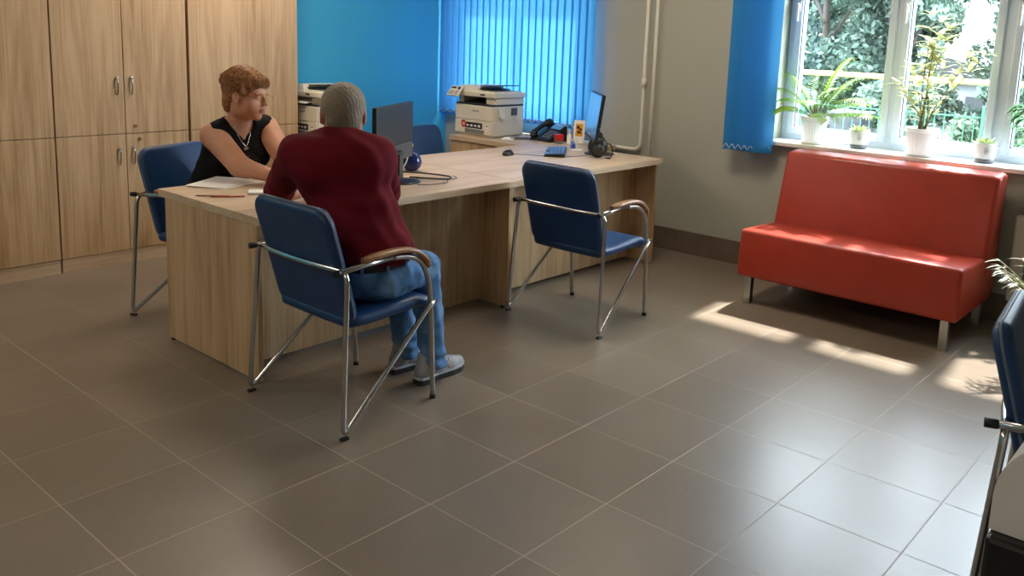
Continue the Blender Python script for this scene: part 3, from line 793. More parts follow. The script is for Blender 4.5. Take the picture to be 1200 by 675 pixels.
b = MB(); b.hull8([(-.11, -.1, 0), (-.03, -.1, 0), (-.03, .09, 0), (-.11, .09, 0), (-.1, -.09, .02), (-.03, -.09, .02), (-.03, .07, .1), (-.1, .07, .1)]); b.build('cradle', 'black', t)
b = MB(); pts = [(-.075-.001*k+.008*math.cos(k*.9), -.115-.0018*k, .009+.007*math.sin(k*.9)) for k in range(80)]; b.tube(spline([(-.075, -.09, .03)], 1) if False else pts, .0035, 5); b.build('coiled_cord', 'black', t)
t = thing('stamp_box', 'small red stamp box beside the telephone', 'box', (-1.765, 3.70, .7505), -.4)
MB().bx(-.035, .035, -.025, .025, .022, .072, .005).build('lid', 'redplast', t); MB().bx(-.033, .033, -.023, .023, 0, .022, .002).build('base', 'steel', t)
t = thing('glue_bottle', 'small white bottle between the red box and the picture stand', 'bottle', (-1.70, 3.745, .7505))
MB().lathe([(0, 0), (.016, 0), (.017, .004), (.017, .065), (.009, .078), (.009, .082)], (0, 0, 0), 20).build('body', 'paper', t); MB().lathe([(0, .082), (.0095, .082), (.008, .10), (.004, .112), (0, .112)], (0, 0, 0), 16).build('cap', 'white', t)
t = thing('picture_stand', 'white upright stand with an orange and yellow picture', 'stand', (-1.66, 3.81, .7505), .55)
R = rotm(0, -.22)
MB().box((0, .02, .09), (.085, .006, .18), .001, R).build('board', 'white', t)
MB().box((0, .0165+.002, .105), (.055, .002, .095), .0, R).build('picture', plain('orange_print', 'd99a2a', .5), t)
b = MB()
for x, z, s in ((-.008, .125, .014), (.01, .11, .012), (-.004, .09, .013), (.012, .085, .008)): b.ball((x, .013+ (z-.09)*.22, z), s, 10, (1, .12, 1), R)
b.build('picture_figure', plain('dark_brown_print', '4a2c14', .6), t)
MB().box((0, .06, .07), (.05, .004, .15), 0, rotm(0, .3)).build('back_leg', 'white', t)
t = thing('stapler', 'blue stapler lying below the picture stand', 'stapler', (-1.545, 3.60, .7505), 2.3)
MB().box((0, 0, .007), (.11, .03, .014), .004).build('base', 'bluep', t) if False else None
M['bluep'] = plain('bright_blue_plastic', '1f56c0', .35)
MB().box((0, 0, .006), (.11, .032, .012), .003).build('base', 'bluep', t); MB().box((.003, 0, .028), (.105, .024, .016), .006, rotm(0, 0, -.09)).build('arm', 'bluep', t)
t = thing('pen_holder', 'white card holder standing in front of the thin monitor', 'holder', (-1.415, 3.48, .7505), .2)
MB().bx(-.035, .035, -.03, .03, 0, .012, .003).build('base', 'white', t); MB().bx(-.006, .006, -.004, .004, .012, .10, .002).build('stem', 'white', t)
t = thing('pouch', 'small black bag with loops of strap behind the thin monitor', 'bag', (-1.115, 3.325, .7505), .6)
b = MB(); b.ball((0, 0, .075), .075, 20, (.9, .6, 1)); b.build('bag_body', 'black', t)
b = MB(); b.ball((.01, -.045, .06), .045, 16, (.9, .5, .9)); b.build('front_pocket', 'dark', t)
b = MB(); b.tube(spline([(.05, 0, .1), (.09, 0, .09), (.1, 0, .05), (.09, -.02, .01), (.06, -.04, .006), (.09, -.06, .006)], 6), .004, 6); b.tube(spline([(-.02, 0, .14), (-.01, .0, .17), (.02, 0, .165), (.03, 0, .135)], 6), .005, 6); b.build('strap', 'black', t)

# ------------------------------------------------------------------ plants on the sill
SZ = .9135
def leaf(bm, p, d, n, L, W, droop=.25, mi=0, seg=4, fold=.2):
    d = Vector(d).normalized(); n = Vector(n); s = d.cross(n)
    if s.length < 1e-4: s = Vector((1, 0, 0))
    s.normalize(); up = s.cross(d); rows = []
    for i in range(seg+1):
        u = i/seg; w = W*(math.sin(PI*min(1, u*.92+.08))**.8)*.5 if 0 < u < 1 else W*.04
        c = Vector(p)+d*(L*u)-Vector((0, 0, 1))*(droop*L*u*u)
        rows.append((bm.verts.new(c-s*w+up*(w*fold)), bm.verts.new(c), bm.verts.new(c+s*w+up*(w*fold))))
    for a, b in zip(rows, rows[1:]):
        for k in (0, 1):
            f = bm.faces.new((a[k], a[k+1], b[k+1], b[k])); f.material_index = mi; f.smooth = True
def big_pot(t, r, h):
    MB().lathe([(0, 0), (r*.66, 0), (r*.70, .006), (r*.72, .02), (r*.90, h*.80), (r*.92, h*.82), (r, h*.86), (r, h), (r*.9, h), (r*.88, h*.86)], (0, 0, .008), 56, .014, (.02, h*.8)).build('pot', 'potplastic', t)
    MB().lathe([(0, 0), (r*.78, 0), (r*.86, .016), (r*.83, .016), (r*.74, .006)], (0, 0, 0), 40).build('saucer', 'white', t)
    MB().lathe([(0, h*.8), (r*.88, h*.86), (r*.86, h*.90), (0, h*.92)], (0, 0, .008), 24).build('soil', 'soil', t)
t = thing('potted_palm', 'bright green feathery palm in a fluted white pot, leftmost plant on the sill', 'plant', (.03, 4.175, SZ))
big_pot(t, .093, .175)
for az, el, L, cu in ((.2, 1.05, .40, .5), (.75, 1.25, .46, .45), (-.35, .65, .42, .55), (2.7, .75, .30, .8), (3.4, .95, .33, .7), (-2.5, .6, .26, .9), (-1.5, .8, .30, .8), (1.6, 1.15, .36, .5), (-.9, .35, .34, .6), (-.1, .3, .38, .35), (.3, .6, .34, .5), (2.9, 1.15, .36, .5), (3.6, .45, .24, .6), (-.6, 1.0, .34, .6)):
    b = MB(); o = Vector((.01*math.cos(az), .01*math.sin(az), .17)); st = []
    dy = math.sin(az); dx = math.cos(az)
    if dy > 0: dy *= .12
    for k in range(21):
        u = k/20; e = el-cu*u*u*1.5; st.append(o.copy())
        o = o+Vector((dx*math.cos(e), dy*math.cos(e), math.sin(e)))*(L/20)
    b.tube(st, [.0042*(1-.75*k/20) for k in range(21)], 5); b.mi = 1
    for k in range(6, 21, 1):
        tg = (st[min(20, k+1)]-st[k-1]).normalized(); sd = tg.cross(Vector((0, 0, 1))).normalized()
        for s in (-1, 1):
            leaf(b.bm, st[k], tg*.6+sd*s*.95+Vector((0, 0, .1)), Vector((0, 0, 1)), L*(.34-.012*abs(k-11)), .0165, .35, 1)
    b.build('frond', ['stem', 'palm'], t)
b = MB()
for k in range(4): b.tube([(.012*math.cos(k*1.6), .012*math.sin(k*1.6), .16), (.008*math.cos(k*1.6), .008*math.sin(k*1.6), .26)], [.008, .005], 6)
b.build('stem', 'stem', t)
t = thing('potted_shrub', 'tall leggy plant with pale variegated leaves in a white pot on the sill', 'plant', (.72, 4.17, SZ))
big_pot(t, .10, .165)
for k, (dx, dy, H) in enumerate(((-.02, 0, .50), (.03, .01, .66), (.10, 0, .62), (.2, -.03, .46), (-.10, -.02, .40), (.05, -.03, .55), (-.17, -.05, .28), (.14, .01, .58), (0, .015, .7), (.30, -.02, .48))):
    b = MB(); n = 9; st = []
    for i in range(n+1):
        u = i/n; st.append(Vector((dx*u**1.3+.02*math.cos(k*2)+.006*math.sin(7*u+k), .5*dy*u+.012*math.sin(k*2), .15+H*u)))
    b.tube(st, [.0045*(1-.6*i/n) for i in range(n+1)], 6); s_ = b.build('stem', 'stem', t)
    b = MB()
    for i in range(3 if H > .5 else 2, n+1):
        for j in range(5 if i > 5 else 2):
            a = rng.uniform(0, 2*PI); d = Vector((math.cos(a), .45*math.sin(a), rng.uniform(.1, .9))); leaf(b.bm, st[i], d, Vector((0, 0, 1)), rng.uniform(.07, .115), rng.uniform(.026, .038), .3)
    b.build('foliage', 'pale_leaf', s_)
def small_pot(label, loc, seed):
    t = thing('succulent_pot', label, 'plant', loc, 0, 'small white pots with succulents')
    MB().lathe([(0, .024), (.055, .024), (.06, .045), (.062, .118), (.058, .12), (.054, .118), (.052, .10)], (0, 0, 0), 36).build('pot', 'potplastic', t)
    MB().lathe([(0, 0), (.052, 0), (.0555, .006), (.0575, .026), (0, .026)], (0, 0, 0), 36).build('base', 'grey', t)
    MB().lathe([(0, .09), (.054, .10), (0, .108)], (0, 0, 0), 20).build('soil', 'soil', t)
    r = random.Random(seed); b = MB()
    for k in range(22):
        a = k*2.4; e = .35+k*.045; d = Vector((math.cos(a)*math.cos(e), math.sin(a)*math.cos(e), math.sin(e)))
        leaf(b.bm, Vector((math.cos(a)*.02, math.sin(a)*.02, .10)), d, Vector((0, 0, 1)), .05+r.random()*.025, .026, .15, 0, 4, .35)
    b.build('foliage', 'succ', t)
    b = MB(); R = 0.0615; az0 = -PI/2+.35                     # emblem printed on the pot: an oval with a little sprig
    def on(u, z): a = az0+u/R; return (math.cos(a)*(R+.0006), math.sin(a)*(R+.0006), z)
    b.tube([on(.0105*math.cos(x), .075+.019*math.sin(x)) for x in np.linspace(0, 2*PI, 25)[:-1]], .0009, 5, True)
    b.tube([on(0, .062), on(.0005, .072), on(0, .086)], .0012, 5); b.tube([on(0, .07), on(.004, .078)], .0012, 5); b.tube([on(0, .066), on(-.004, .075)], .0012, 5)
    b.build('emblem', 'dark', t); return t
small_pot('small white pot with a bright rosette between the palm and the tall plant', (.322, 4.22, SZ), 1)
small_pot('small white pot with a low pale succulent, right of the tall plant', (1.075, 4.21, SZ), 2)
t = thing('trailing_plant', 'dark green leafy plant at the right edge of the window', 'plant', (1.40, 4.18, SZ))
big_pot(t, .085, .15)
b = MB()
for k in range(34):
    a = rng.uniform(0, 2*PI); d = Vector((math.cos(a), .6*math.sin(a)-.1, rng.uniform(-.1, .9))); p0 = Vector((0, 0, .15))+d*rng.uniform(.03, .12)
    leaf(b.bm, p0, d+Vector((0, 0, -.2)), Vector((0, 0, 1)), rng.uniform(.07, .11), .045, .4)
for k in range(16):
    leaf(b.bm, Vector((-.12-.05*rng.random(), -.02*rng.random(), .27+.09*rng.random())), Vector((-.6, -.3, rng.uniform(-.9, .1))), Vector((0, 0, 1)), .075, .04, .4)
b.build('foliage', 'dark_leaf', t)
b = MB(); b.tube(spline([(0, 0, .13), (-.05, 0, .25), (-.12, -.01, .33), (-.17, -.01, .28)], 5), .004, 6); b.build('stem', 'stem', t)
t = thing('floor_plant', 'grey-leaved plant reaching in at the right edge between sofa and armchair', 'plant', (1.72, 3.30, 0))
MB().lathe([(0, 0), (.10, 0), (.14, .26), (.15, .27), (.15, .29), (.13, .29), (.12, .26)], (0, 0, 0), 32).build('pot', 'grey', t); MB().lathe([(0, .2), (.125, .26), (0, .265)], (0, 0, 0), 20).build('soil', 'soil', t)
for k in range(11):
    a = PI+rng.uniform(-1.3, 1.3) if k < 8 else rng.uniform(-1, 1); L = rng.uniform(.30, .44); b = MB(); st = []
    for i in range(8):
        u = i/7; st.append(Vector((math.cos(a)*L*.75*u, math.sin(a)*L*.6*u, .25+L*.95*u-.10*u*u)))
    b.tube(st, .0028, 5); s_ = b.build('stem', 'stem', t); b = MB()
    for i in range(2, 8):
        for s in (-1, 1):
            leaf(b.bm, st[i], Vector((math.cos(a), math.sin(a), .2))+Vector((-math.sin(a), math.cos(a), 0))*s*.9, Vector((0, 0, 1)), .075, .012, .3)
    b.build('foliage', 'grey_leaf', s_)

# ------------------------------------------------------------------ right foreground
t = thing('shredder', 'rounded white machine on a black cabinet in the lower right corner', 'machine', (2.225, .86, 0), 0)
b = MB(); b.bx(-.2, .2, -.26, -.02, .0, .50, .012); b.build('cabinet', 'black', t)
b = MB(); b.bx(.0, .14, -.264, -.258, .2, .46, .002); b.build('door_panel', 'grey', t)
b = MB(); prof = [(-.2, 0), (.2, 0), (.2, .09)]+[(.2-.17+.17*math.cos(a), .08+.17*math.sin(a)) for a in np.linspace(.1, PI/2, 8)]+[(-.03+.17*math.cos(a), .08+.17*math.sin(a)) for a in np.linspace(PI/2, PI, 12)]
b.prism(prof, .20, ((0, -.025, .502), (1, 0, 0), (0, 0, 1), (0, -1, 0))); b.build('hood', 'white', t)
b = MB(); b.box((0, -.12, .753), (.22, .02, .004)); b.build('slot', 'black', t)
# ------------------------------------------------------------------ people
V3 = lambda *a: np.array(a, float)
def unit(v): v = np.array(v, float); return v/np.linalg.norm(v)
def head_sdf(S, c, f, s, base, fem=False):
    f = unit(f); r = unit(np.cross(f, (0, 0, 1))); u = np.cross(r, f); ax = (r, f, u)
    P = lambda x, y, z: c+(r*x+f*y+u*z)*s
    R = lambda *a: tuple(q*s for q in a)
    S.ell(P(0, -.012, .03 if fem else .026), R(.077, .098, .088 if fem else .081), .0, ax)
    S.ell(P(0, .03, -.042), R(.058 if fem else .062, .064, .072), .03*s, ax)
    S.ell(P(0, .066, -.098), R(.024, .02, .018), .02*s, ax)
    for e in (-1, 1):
        S.ell(P(e*.04, .055, -.038), R(.026, .026, .028), .025*s, ax)
        S.ell(P(e*.03, .083, .018), R(.024, .010, .007), .012*s, ax)
        S.ell(P(e*.045, -.0, -.072), R(.022, .035, .025), .025*s, ax)
    S.cap(P(0, .09, .01), P(0, .112, -.028), .0075*s, .0105*s, .012*s)
    for e in (-1, 1):
        S.ell(P(e*.010, .102, -.034), R(.008, .010, .007), .007*s, ax)
        S.ell(P(e*.031, .100, -.002), R(.017, .012, .010), .010*s, ax, 'c')
    S.ell(P(0, .091, -.057), R(.022, .011, .006), .006*s, ax); S.ell(P(0, .089, -.069), R(.019, .011, .007), .006*s, ax)
    S.ell(P(0, .105, -.0632), R(.018, .006, .0012), .003*s, ax, 'c')
    for e in (-1, 1):
        S.ell(P(e*.079, -.006, -.006), R(.009, .019, .031), .008*s, ax); S.ell(P(e*.088, .001, -.004), R(.006, .010, .018), .006*s, ax, 'c')
        S.ell(P(e*.079, .0, -.034), R(.007, .009, .010), .006*s, ax)
    S.cap(P(0, -.022, -.05), base, (.05 if fem else .058)*s, (.052 if fem else .064)*s, .035*s)
    return P, ax
def hand_sdf(S, w, d, n, s, curl=.35, sc=1.):
    d = unit(d); n = unit(n-d*np.dot(n, d)) if True else n; s = unit(s-d*np.dot(s, d)-n*np.dot(s, n)); w = np.array(w, float)
    offs = (.030, .010, -.010, -.029); lens = (.068, .077, .071, .055); reach = (.088, .092, .087, .078)
    for o, L, rc in zip(offs, lens, reach):
        k = w+(d*rc+s*o)*sc; S.cap(w+(d*.012+s*o*.55)*sc, k, .0135*sc, .0115*sc, .014)
        a = .15; p = k
        for seg, rr in ((.44, .0092), (.31, .0084), (.25, .0074)):
            a += curl; q = p+(d*math.cos(a)+n*math.sin(a)+s*o*.8)*L*seg*sc; S.cap(p, q, rr*sc, (rr-.0007)*sc, .004); p = q
    b = w+(d*.024+s*.024)*sc; m = b+(d*.7+s*.6+n*.35)*.042*sc; e = m+(d*.93+s*.2+n*.25)*.032*sc
    S.cap(w+d*.01*sc, b, .015*sc, .0145*sc, .014); S.cap(b, m, .0135*sc, .0105*sc, .008); S.cap(m, e, .0102*sc, .0085*sc, .004)
def folds(seed, amp, freq, fade=None):
    rr = np.random.default_rng(seed); W = [(rr.normal(size=3)*freq, rr.uniform(0, 6.28)) for _ in range(6)]
    def fn(x, y, z):
        a = 0
        for k, ph in W: a = a+np.sin(k[0]*x+k[1]*y+k[2]*z+ph)
        a = a*amp/2.4
        return a if fade is None else a*fade(x, y, z)
    return fn
def shoe(parent, org, heel, d, label=None):
    a = math.atan2(d[1], d[0])-PI/2; R = np.array(rotm(a)); T = lambda x, y, z: R @ V3(x, y, z)+V3(*heel)
    S = SDF(np.array(heel)-.36, np.array(heel)+.36, .005)
    S.chain([T(0, .035, .055), T(0, .12, .055), T(0, .19, .042), T(0, .255, .036)], [.036, .037, .038, .032], .02)
    S.cap(T(0, .04, .06), T(0, .055, .115), .037, .042, .02); S.ell(T(0, .062, .135), (.034, .036, .03), .006, None, 'c')
    S.plane_cut((0, 0, .022), (0, 0, -1)); o = S.build('shoe', 'shoe', parent, org)
    out = [(.034, .0), (.038, .03), (.034, .10), (.044, .19), (.040, .245), (.02, .283), (-.014, .287), (-.036, .25), (-.042, .19), (-.034, .10), (-.038, .03), (-.034, 0), (-.015, -.012), (.015, -.012)]
    b = MB(); b.prism(out, .026, (T(0, 0, .001)-V3(*org), R @ V3(1, 0, 0), R @ V3(0, 1, 0), (0, 0, 1))); b.build('sole', 'sole', o)
    b = MB(); b.prism([(x*1.01, y) for x, y in out], .010, (T(0, 0, .026)-V3(*org), R @ V3(1, 0, 0), R @ V3(0, 1, 0), (0, 0, 1))); b.build('midsole', 'shoe_light', o)
    b = MB()
    for k in range(5):
        y = .10+.024*k; z = .10-.010*k; b.tube([T(-.028, y, z-.012)-V3(*org), T(0, y+.006, z+.002)-V3(*org), T(.028, y, z-.012)-V3(*org)], .0035, 6)
    b.build('laces', 'shoe_light', o)
    b = MB()
    for e in (-1, 1):
        for k in range(3): b.tube(spline([T(e*.034, .03+.045*k, .045)-V3(*org), T(e*.0395, .055+.045*k, .065)-V3(*org), T(e*.034, .075+.045*k, .088)-V3(*org)], 4), .004, 6)
    b.build('side_stripe', 'shoe_light', o)
    return o
def eyes(parent, org, P, ax, s, skin, lid=.1):
    for e in (-1, 1):
        c = P(e*.031, .079, -.002)-V3(*org); o = MB().ball(c, .0112*s, 16).build('eye', 'eyewhite', parent)
        MB().ball(Vector(c)+Vector(ax[1])*.0066*s, .0056*s, 12).build('iris', 'iris', o)
        for sg, cut in ((1, lid), (-1, -.62)):                      # upper and lower lid: caps of a slightly larger ball
            b = MB(); b.ball(c, .0122*s, 20); n = Vector(ax[2]*sg+ax[1]*.25*sg*(1 if sg > 0 else -1)).normalized()
            co = Vector(c)+n*(.0122*s*(cut if sg > 0 else -cut)*(-1 if sg > 0 else 1))
            bmesh.ops.bisect_plane(b.bm, geom=b.bm.verts[:]+b.bm.edges[:]+b.bm.faces[:], plane_co=co, plane_no=n, clear_inner=True)
            b.build('eyelid', skin, o)
M['eyewhite'] = plain('eye_white', 'e6e0d8', .2); M['iris'] = plain('brown_iris', '3a2416', .15)
def hairs(parent, name, mat, Sobj, n, fn, r=.0016):
    pass

# ---- the man
mo = V3(-.43, .81, 0)
P0 = V3(-.43, .815, .56); Mid = V3(-.475, .80, .80); C0 = V3(-.545, .785, .96); NB = V3(-.575, .80, 1.085)
lsh, rsh = V3(-.68, .655, 1.03), V3(-.44, .885, 1.03); lel, rel = V3(-.96, .735, .805), V3(-.625, 1.10, .80); lwr, rwr = V3(-1.04, .95, .80), V3(-.84, 1.18, .80)
Hm = V3(-.628, .85, 1.20); fm = unit((-.83, .56, -.10))
lhp, rhp = V3(-.52, .84, .535), V3(-.335, .845, .535); lkn, rkn = V3(-.555, 1.09, .54), V3(-.355, 1.075, .54); lan, ran = V3(-.535, 1.14, .10), V3(-.355, 1.145, .10)
rS = unit(rsh-lsh); fS = np.cross((0, 0, 1), rS); rH = unit((.95, .28, 0)); fH = np.cross((0, 0, 1), rH); rM = unit(rS+rH); fM = np.cross((0, 0, 1), rM); Z = V3(0, 0, 1)
S = SDF((-1.28, .46, .0), (-.15, 1.42, 1.37), .005)
Pm, axm = head_sdf(S, Hm, fm, 1.12, NB)
S.ell(C0, (.165, .105, .15), .04, (rS, fS, Z)); S.ell(Mid, (.16, .11, .16), .05, (rM, fM, Z)); S.ell(P0, (.16, .12, .10), .05, (rH, fH, Z))
S.cap(lsh, rsh, .052, .052, .03)
for sh, el, wr in ((lsh, lel, lwr), (rsh, rel, rwr)): S.cap(sh, el, .05, .043, .03); S.cap(el, wr, .044, .030, .02)
for h, k, a in ((lhp, lkn, lan), (rhp, rkn, ran)): S.cap(h, k, .07, .052, .03); S.cap(k, a, .052, .038, .02); S.cap(a, a+V3(0, .10, -.062), .03, .02, .02)
hand_sdf(S, lwr, unit((-.15, 1, -.05)), V3(0, 0, -1), V3(1, .15, 0), .17); hand_sdf(S, rwr, unit((-1, .25, -.05)), V3(0, 0, -1), V3(-.2, -1, 0), .17)
man = S.build('person', ['skin2', 'lip'], None, mo, lambda C: ((np.abs((C-Pm(0, .095, -.063)) @ axm[2]) < .013) & (np.linalg.norm(C-Pm(0, .095, -.063), axis=1) < .024)).astype(int))
man.location = mo; tag(man, 'seated man with short grey hair, maroon shirt and jeans, seen from behind', 'person')
eyes(man, mo, Pm, axm, 1.12, 'skin2', -.1)
S = SDF((-1.1, .46, .55), (-.15, 1.32, 1.2), .005)
S.ell(P0+V3(.0, 0, .10), (.197, .158, .15), .0, (rH, fH, Z)); S.ell(Mid+V3(0, 0, -.02), (.192, .145, .18), .06, (rM, fM, Z)); S.ell(C0, (.196, .132, .175), .06, (rS, fS, Z))
S.cap(lsh+V3(.02, .02, -.005), rsh-V3(.02, .02, .005), .07, .07, .05)
S.cap(NB+V3(0, 0, -.015), lsh, .064, .068, .07); S.cap(NB+V3(0, 0, -.015), rsh, .064, .068, .07); S.cap(C0+V3(0, 0, .03)-fS*.03-rS*.09, C0+V3(0, 0, .03)-fS*.03+rS*.09, .10, .10, .06)
S.cap(lsh, lsh+(lel-lsh)*.84, .071, .068, .03); S.cap(rsh, rsh+(rel-rsh)*.84, .071, .062, .03)
S.ell(P0+rH*.15+V3(0, 0, .115), (.055, .075, .05), .05, (rH, fH, Z))
S.warp(folds(3, .0032, 26)); S.warp(lambda x, y, z: .0018*np.sin(95*(z+.55*x-.3*y))*np.clip((.98-z)*5, 0, 1)); S.plane_cut((0, 0, .625), (.15, -.1, -1)); S.ell(NB+V3(0, 0, .05)+fm*.015, (.066, .066, .045), .01, (rS, fS, Z), 'c')
shirt = S.build('shirt', 'maroon', man, mo)
b = MB(); rr = [NB+V3(0, 0, .012)+rS*.069*math.cos(a)+fS*.071*math.sin(a)+V3(0, 0, -.016)*math.sin(a) for a in np.linspace(0, 2*PI, 33)[:-1]]; b.tube([q-mo for q in rr], .0085, 8, True); b.build('collar', 'maroon', shirt)
S = SDF((-.75, .58, .05), (-.15, 1.3, .75), .005)
S.ell(P0+V3(0, 0, .02), (.182, .152, .15), 0, (rH, fH, Z))
for h, k, a in ((lhp, lkn, lan), (rhp, rkn, ran)): S.cap(h, k, .092, .070, .04); S.cap(k, a+V3(0, 0, -.02), .070, .056, .02)
S.plane_cut((0, 0, .66), (0, 0, 1)); S.plane_cut((0, 0, .068), (0, 0, -1))
S.warp(folds(9, .003, 45)); S.warp(lambda x, y, z: .003*np.sin(120*z+25*x+18*y)*np.clip((.3-z)*6, 0, 1))
jeans = S.build('jeans', 'denim', man, mo)
b = MB(); prof = [(1, -.018), (1.02, -.016), (1.02, .016), (1, .018)]; rings = []
for k, z in prof: rings.append([b.bm.verts.new(Vector(P0-mo+rH*.182*k*math.cos(a)+fH*.152*k*math.sin(a)+V3(0, 0, .062+z+.02*math.sin(a)))) for a in np.linspace(0, 2*PI, 49)[:-1]])
b._fin([b.bm.faces.new((p[i], p[(i+1) % 48], q[(i+1) % 48], q[i])) for p, q in zip(rings, rings[1:]+rings[:1]) for i in range(48)], True); b.build('belt', 'beltleather', man)
b = MB()
for a in (-2.4, -1.7, -1.1, -.5, .1):
    q = P0-mo+rH*.187*math.cos(a)+fH*.157*math.sin(a)+V3(0, 0, .062+.02*math.sin(a)); b.box(q, (.012, .012, .05), .002, rotm(a))
b.build('belt_loop', 'denim', jeans)
S = SDF(Hm-.17, Hm+.19, .004); s = 1.12
S.ell(Pm(0, -.016, .03), (.0835*s, .1025*s, .086*s), 0, axm); S.ell(Pm(0, -.06, -.035), (.062*s, .048*s, .055*s), .03, axm)
S.ell(Pm(0, .085, -.035), (.082*s, .075*s, .098*s), .012, axm, 'c')
for e in (-1, 1): S.ell(Pm(e*.085, .0, -.012), (.020*s, .023*s, .036*s), .006, axm, 'c'); S.ell(Pm(e*.075, .035, -.06), (.04*s, .045*s, .05*s), .01, axm, 'c')
S.plane_cut(Pm(0, -.05, -.072), -axm[2]+axm[1]*.25); S.warp(folds(5, .0008, 260)); S.warp(folds(6, .0009, 520))
S.build('hair', 'hair_grey', man, mo)
shoe(man, mo, V3(-.365, 1.06, 0), (-.05, 1)); shoe(man, mo, V3(-.55, 1.06, 0), (.15, .99))
# arm hair-free wrist watch is not visible in the photograph; nothing else is worn

# ---- the woman
wo = V3(-2.0, 1.02, 0)
PW = V3(-1.98, 1.045, .55); BW = V3(-1.945, 1.07, .74); CW = V3(-1.895, 1.09, .90); NW = V3(-1.865, 1.09, 1.045)
rsw, lsw = V3(-1.885, .955, .965), V3(-1.855, 1.245, .995); rew, lew = V3(-1.635, .955, .835), V3(-1.60, 1.22, .835); rww, lww = V3(-1.40, 1.03, .797), V3(-1.37, 1.17, .797)
Hw = V3(-1.80, 1.10, 1.185); fw = unit((.89, .44, -.10)); fB = unit((.985, -.17, 0)); rB = np.cross(fB, (0, 0, 1)); sw = 1.10
S = SDF((-2.3, .72, .0), (-1.1, 1.45, 1.36), .005)
Pw, axw = head_sdf(S, Hw, fw, sw, NW, True)
S.ell(CW, (.155, .10, .15), .04, (rB, fB, Z)); S.ell(BW, (.155, .12, .15), .05, (rB, fB, Z)); S.ell(PW, (.17, .15, .10), .05, (rB, fB, Z)); S.cap(rsw, lsw, .05, .05, .03)
S.cap(NW, rsw, .04, .048, .03); S.cap(NW, lsw, .04, .048, .03)
for sh, el, wr in ((rsw, rew, rww), (lsw, lew, lww)): S.cap(sh, el, .068, .056, .03); S.cap(el, wr, .053, .030, .02)
WL = [(V3(-1.98, .94, .53), V3(-1.58, .92, .53), V3(-1.60, .92, .09)), (V3(-1.96, 1.12, .53), V3(-1.56, 1.14, .53), V3(-1.58, 1.14, .09))]
for h, k, a in WL: S.cap(h, k, .07, .055, .03); S.cap(k, a, .055, .04, .02)
hand_sdf(S, rww, unit((1, .5, -.06)), V3(0, 0, -1), V3(-.3, 1, 0), .22, .92); hand_sdf(S, lww, unit((.9, -.5, -.05)), V3(0, 0, -1), V3(-.3, -1, 0), .22, .92)
lipc = Pw(0, .095, -.063)
woman = S.build('person', ['skin', 'lip'], None, wo, lambda C: ((np.abs((C-lipc) @ axw[2]) < .012) & (np.abs((C-lipc) @ axw[0]) < .02) & (((C-lipc) @ axw[1]) > -.006) & (np.linalg.norm(C-lipc, axis=1) < .025)).astype(int))
woman.location = wo; tag(woman, 'seated woman in a black sleeveless top with glasses and auburn pinned-up hair', 'person')
eyes(woman, wo, Pw, axw, sw, 'skin', .0)
S = SDF((-2.3, .72, .5), (-1.6, 1.42, 1.15), .005)
S.ell(PW+V3(0, 0, .06), (.20, .18, .16), 0, (rB, fB, Z)); S.ell(BW, (.182, .150, .17), .05, (rB, fB, Z)); S.ell(CW-fB*.01, (.172, .135, .165), .05, (rB, fB, Z))
for e in (-1, 1): S.ell(CW+rB*.075*e+fB*.085+V3(0, 0, -.045), (.078, .07, .075), .035, (rB, fB, Z))
S.cap(rsw+(lsw-rsw)*.05, lsw+(rsw-lsw)*.05, .0745, .0745, .035); S.cap(NW-V3(0, 0, .025), rsw+(lsw-rsw)*.1, .05, .062, .03); S.cap(NW-V3(0, 0, .025), lsw+(rsw-lsw)*.1, .05, .062, .03)
S.ell(NW+fB*.05+V3(0, 0, .0), (.066, .085, .075), .012, (rB, fB, Z), 'c'); S.ell(NW+fB*.105+V3(0, 0, -.06), (.035, .05, .06), .015, (rB, fB, Z), 'c'); S.ell(NW+V3(0, 0, .055), (.08, .075, .05), .01, (rB, fB, Z), 'c')
S.plane_cut((0, 0, .5), (0, 0, -1)); S.warp(folds(13, .003, 36)); S.warp(lambda x, y, z: .0025*np.sin(100*(z-.5*y))*np.clip((.88-z)*6, 0, 1))
top = S.build('top', 'blacktop', woman, wo)
V, Q = S.mesh(); bv = BVHTree.FromPolygons(V.tolist(), Q.tolist())
def snap(p, d, off=.002):
    h = bv.ray_cast(Vector(p), Vector(d)); return None if h[0] is None else np.array(h[0])-unit(d)*off-wo
b = MB(); c0 = CW+V3(0, 0, -.085)-rB*.005
for rad, ph in ((.062, 0), (.05, .4), (.036, .9)):
    pts = [snap(c0+fB*.5+rB*(rad*math.cos(a)*(1+.06*math.sin(5*a+ph)))+Z*rad*math.sin(a), -fB) for a in np.linspace(0, 2*PI, 41)[:-1]]
    if all(p is not None for p in pts): b.tube(pts, .0016, 5, True)
for k in range(9):
    a = k*2*PI/9; pts = [snap(c0+fB*.5+rB*q*math.cos(a+q*8)+Z*q*math.sin(a+q*8), -fB) for q in (.015, .025, .035, .045, .056)]
    if all(p is not None for p in pts): b.tube(pts, .0014, 5)
b.build('shirt_print', 'print', top)
b = MB(); pts = []
for t_ in np.linspace(-1, 1, 25):
    p = NW+rB*.062*t_+fB*(.055+.045*(1-t_*t_))+V3(0, 0, .02-.15*(1-abs(t_)**1.6)); pts.append(p)
S2 = []
Vb, Qb = None, None
bvb = BVHTree.FromPolygons([tuple(v.co) for v in woman.data.vertices], [tuple(p.vertices) for p in woman.data.polygons])
for p in pts:
    hh = [h for h in (bv.ray_cast(Vector(p+fB*.4), Vector(-fB)), ) if h[0] is not None]; hb = bvb.ray_cast(Vector(p+fB*.4-wo), Vector(-fB))
    cand = [np.array(h[0])-wo for h in hh]+([np.array(hb[0])] if hb[0] is not None else [])
    q = max(cand, key=lambda v: v @ fB) if cand else p-wo; S2.append(q+fB*.003)
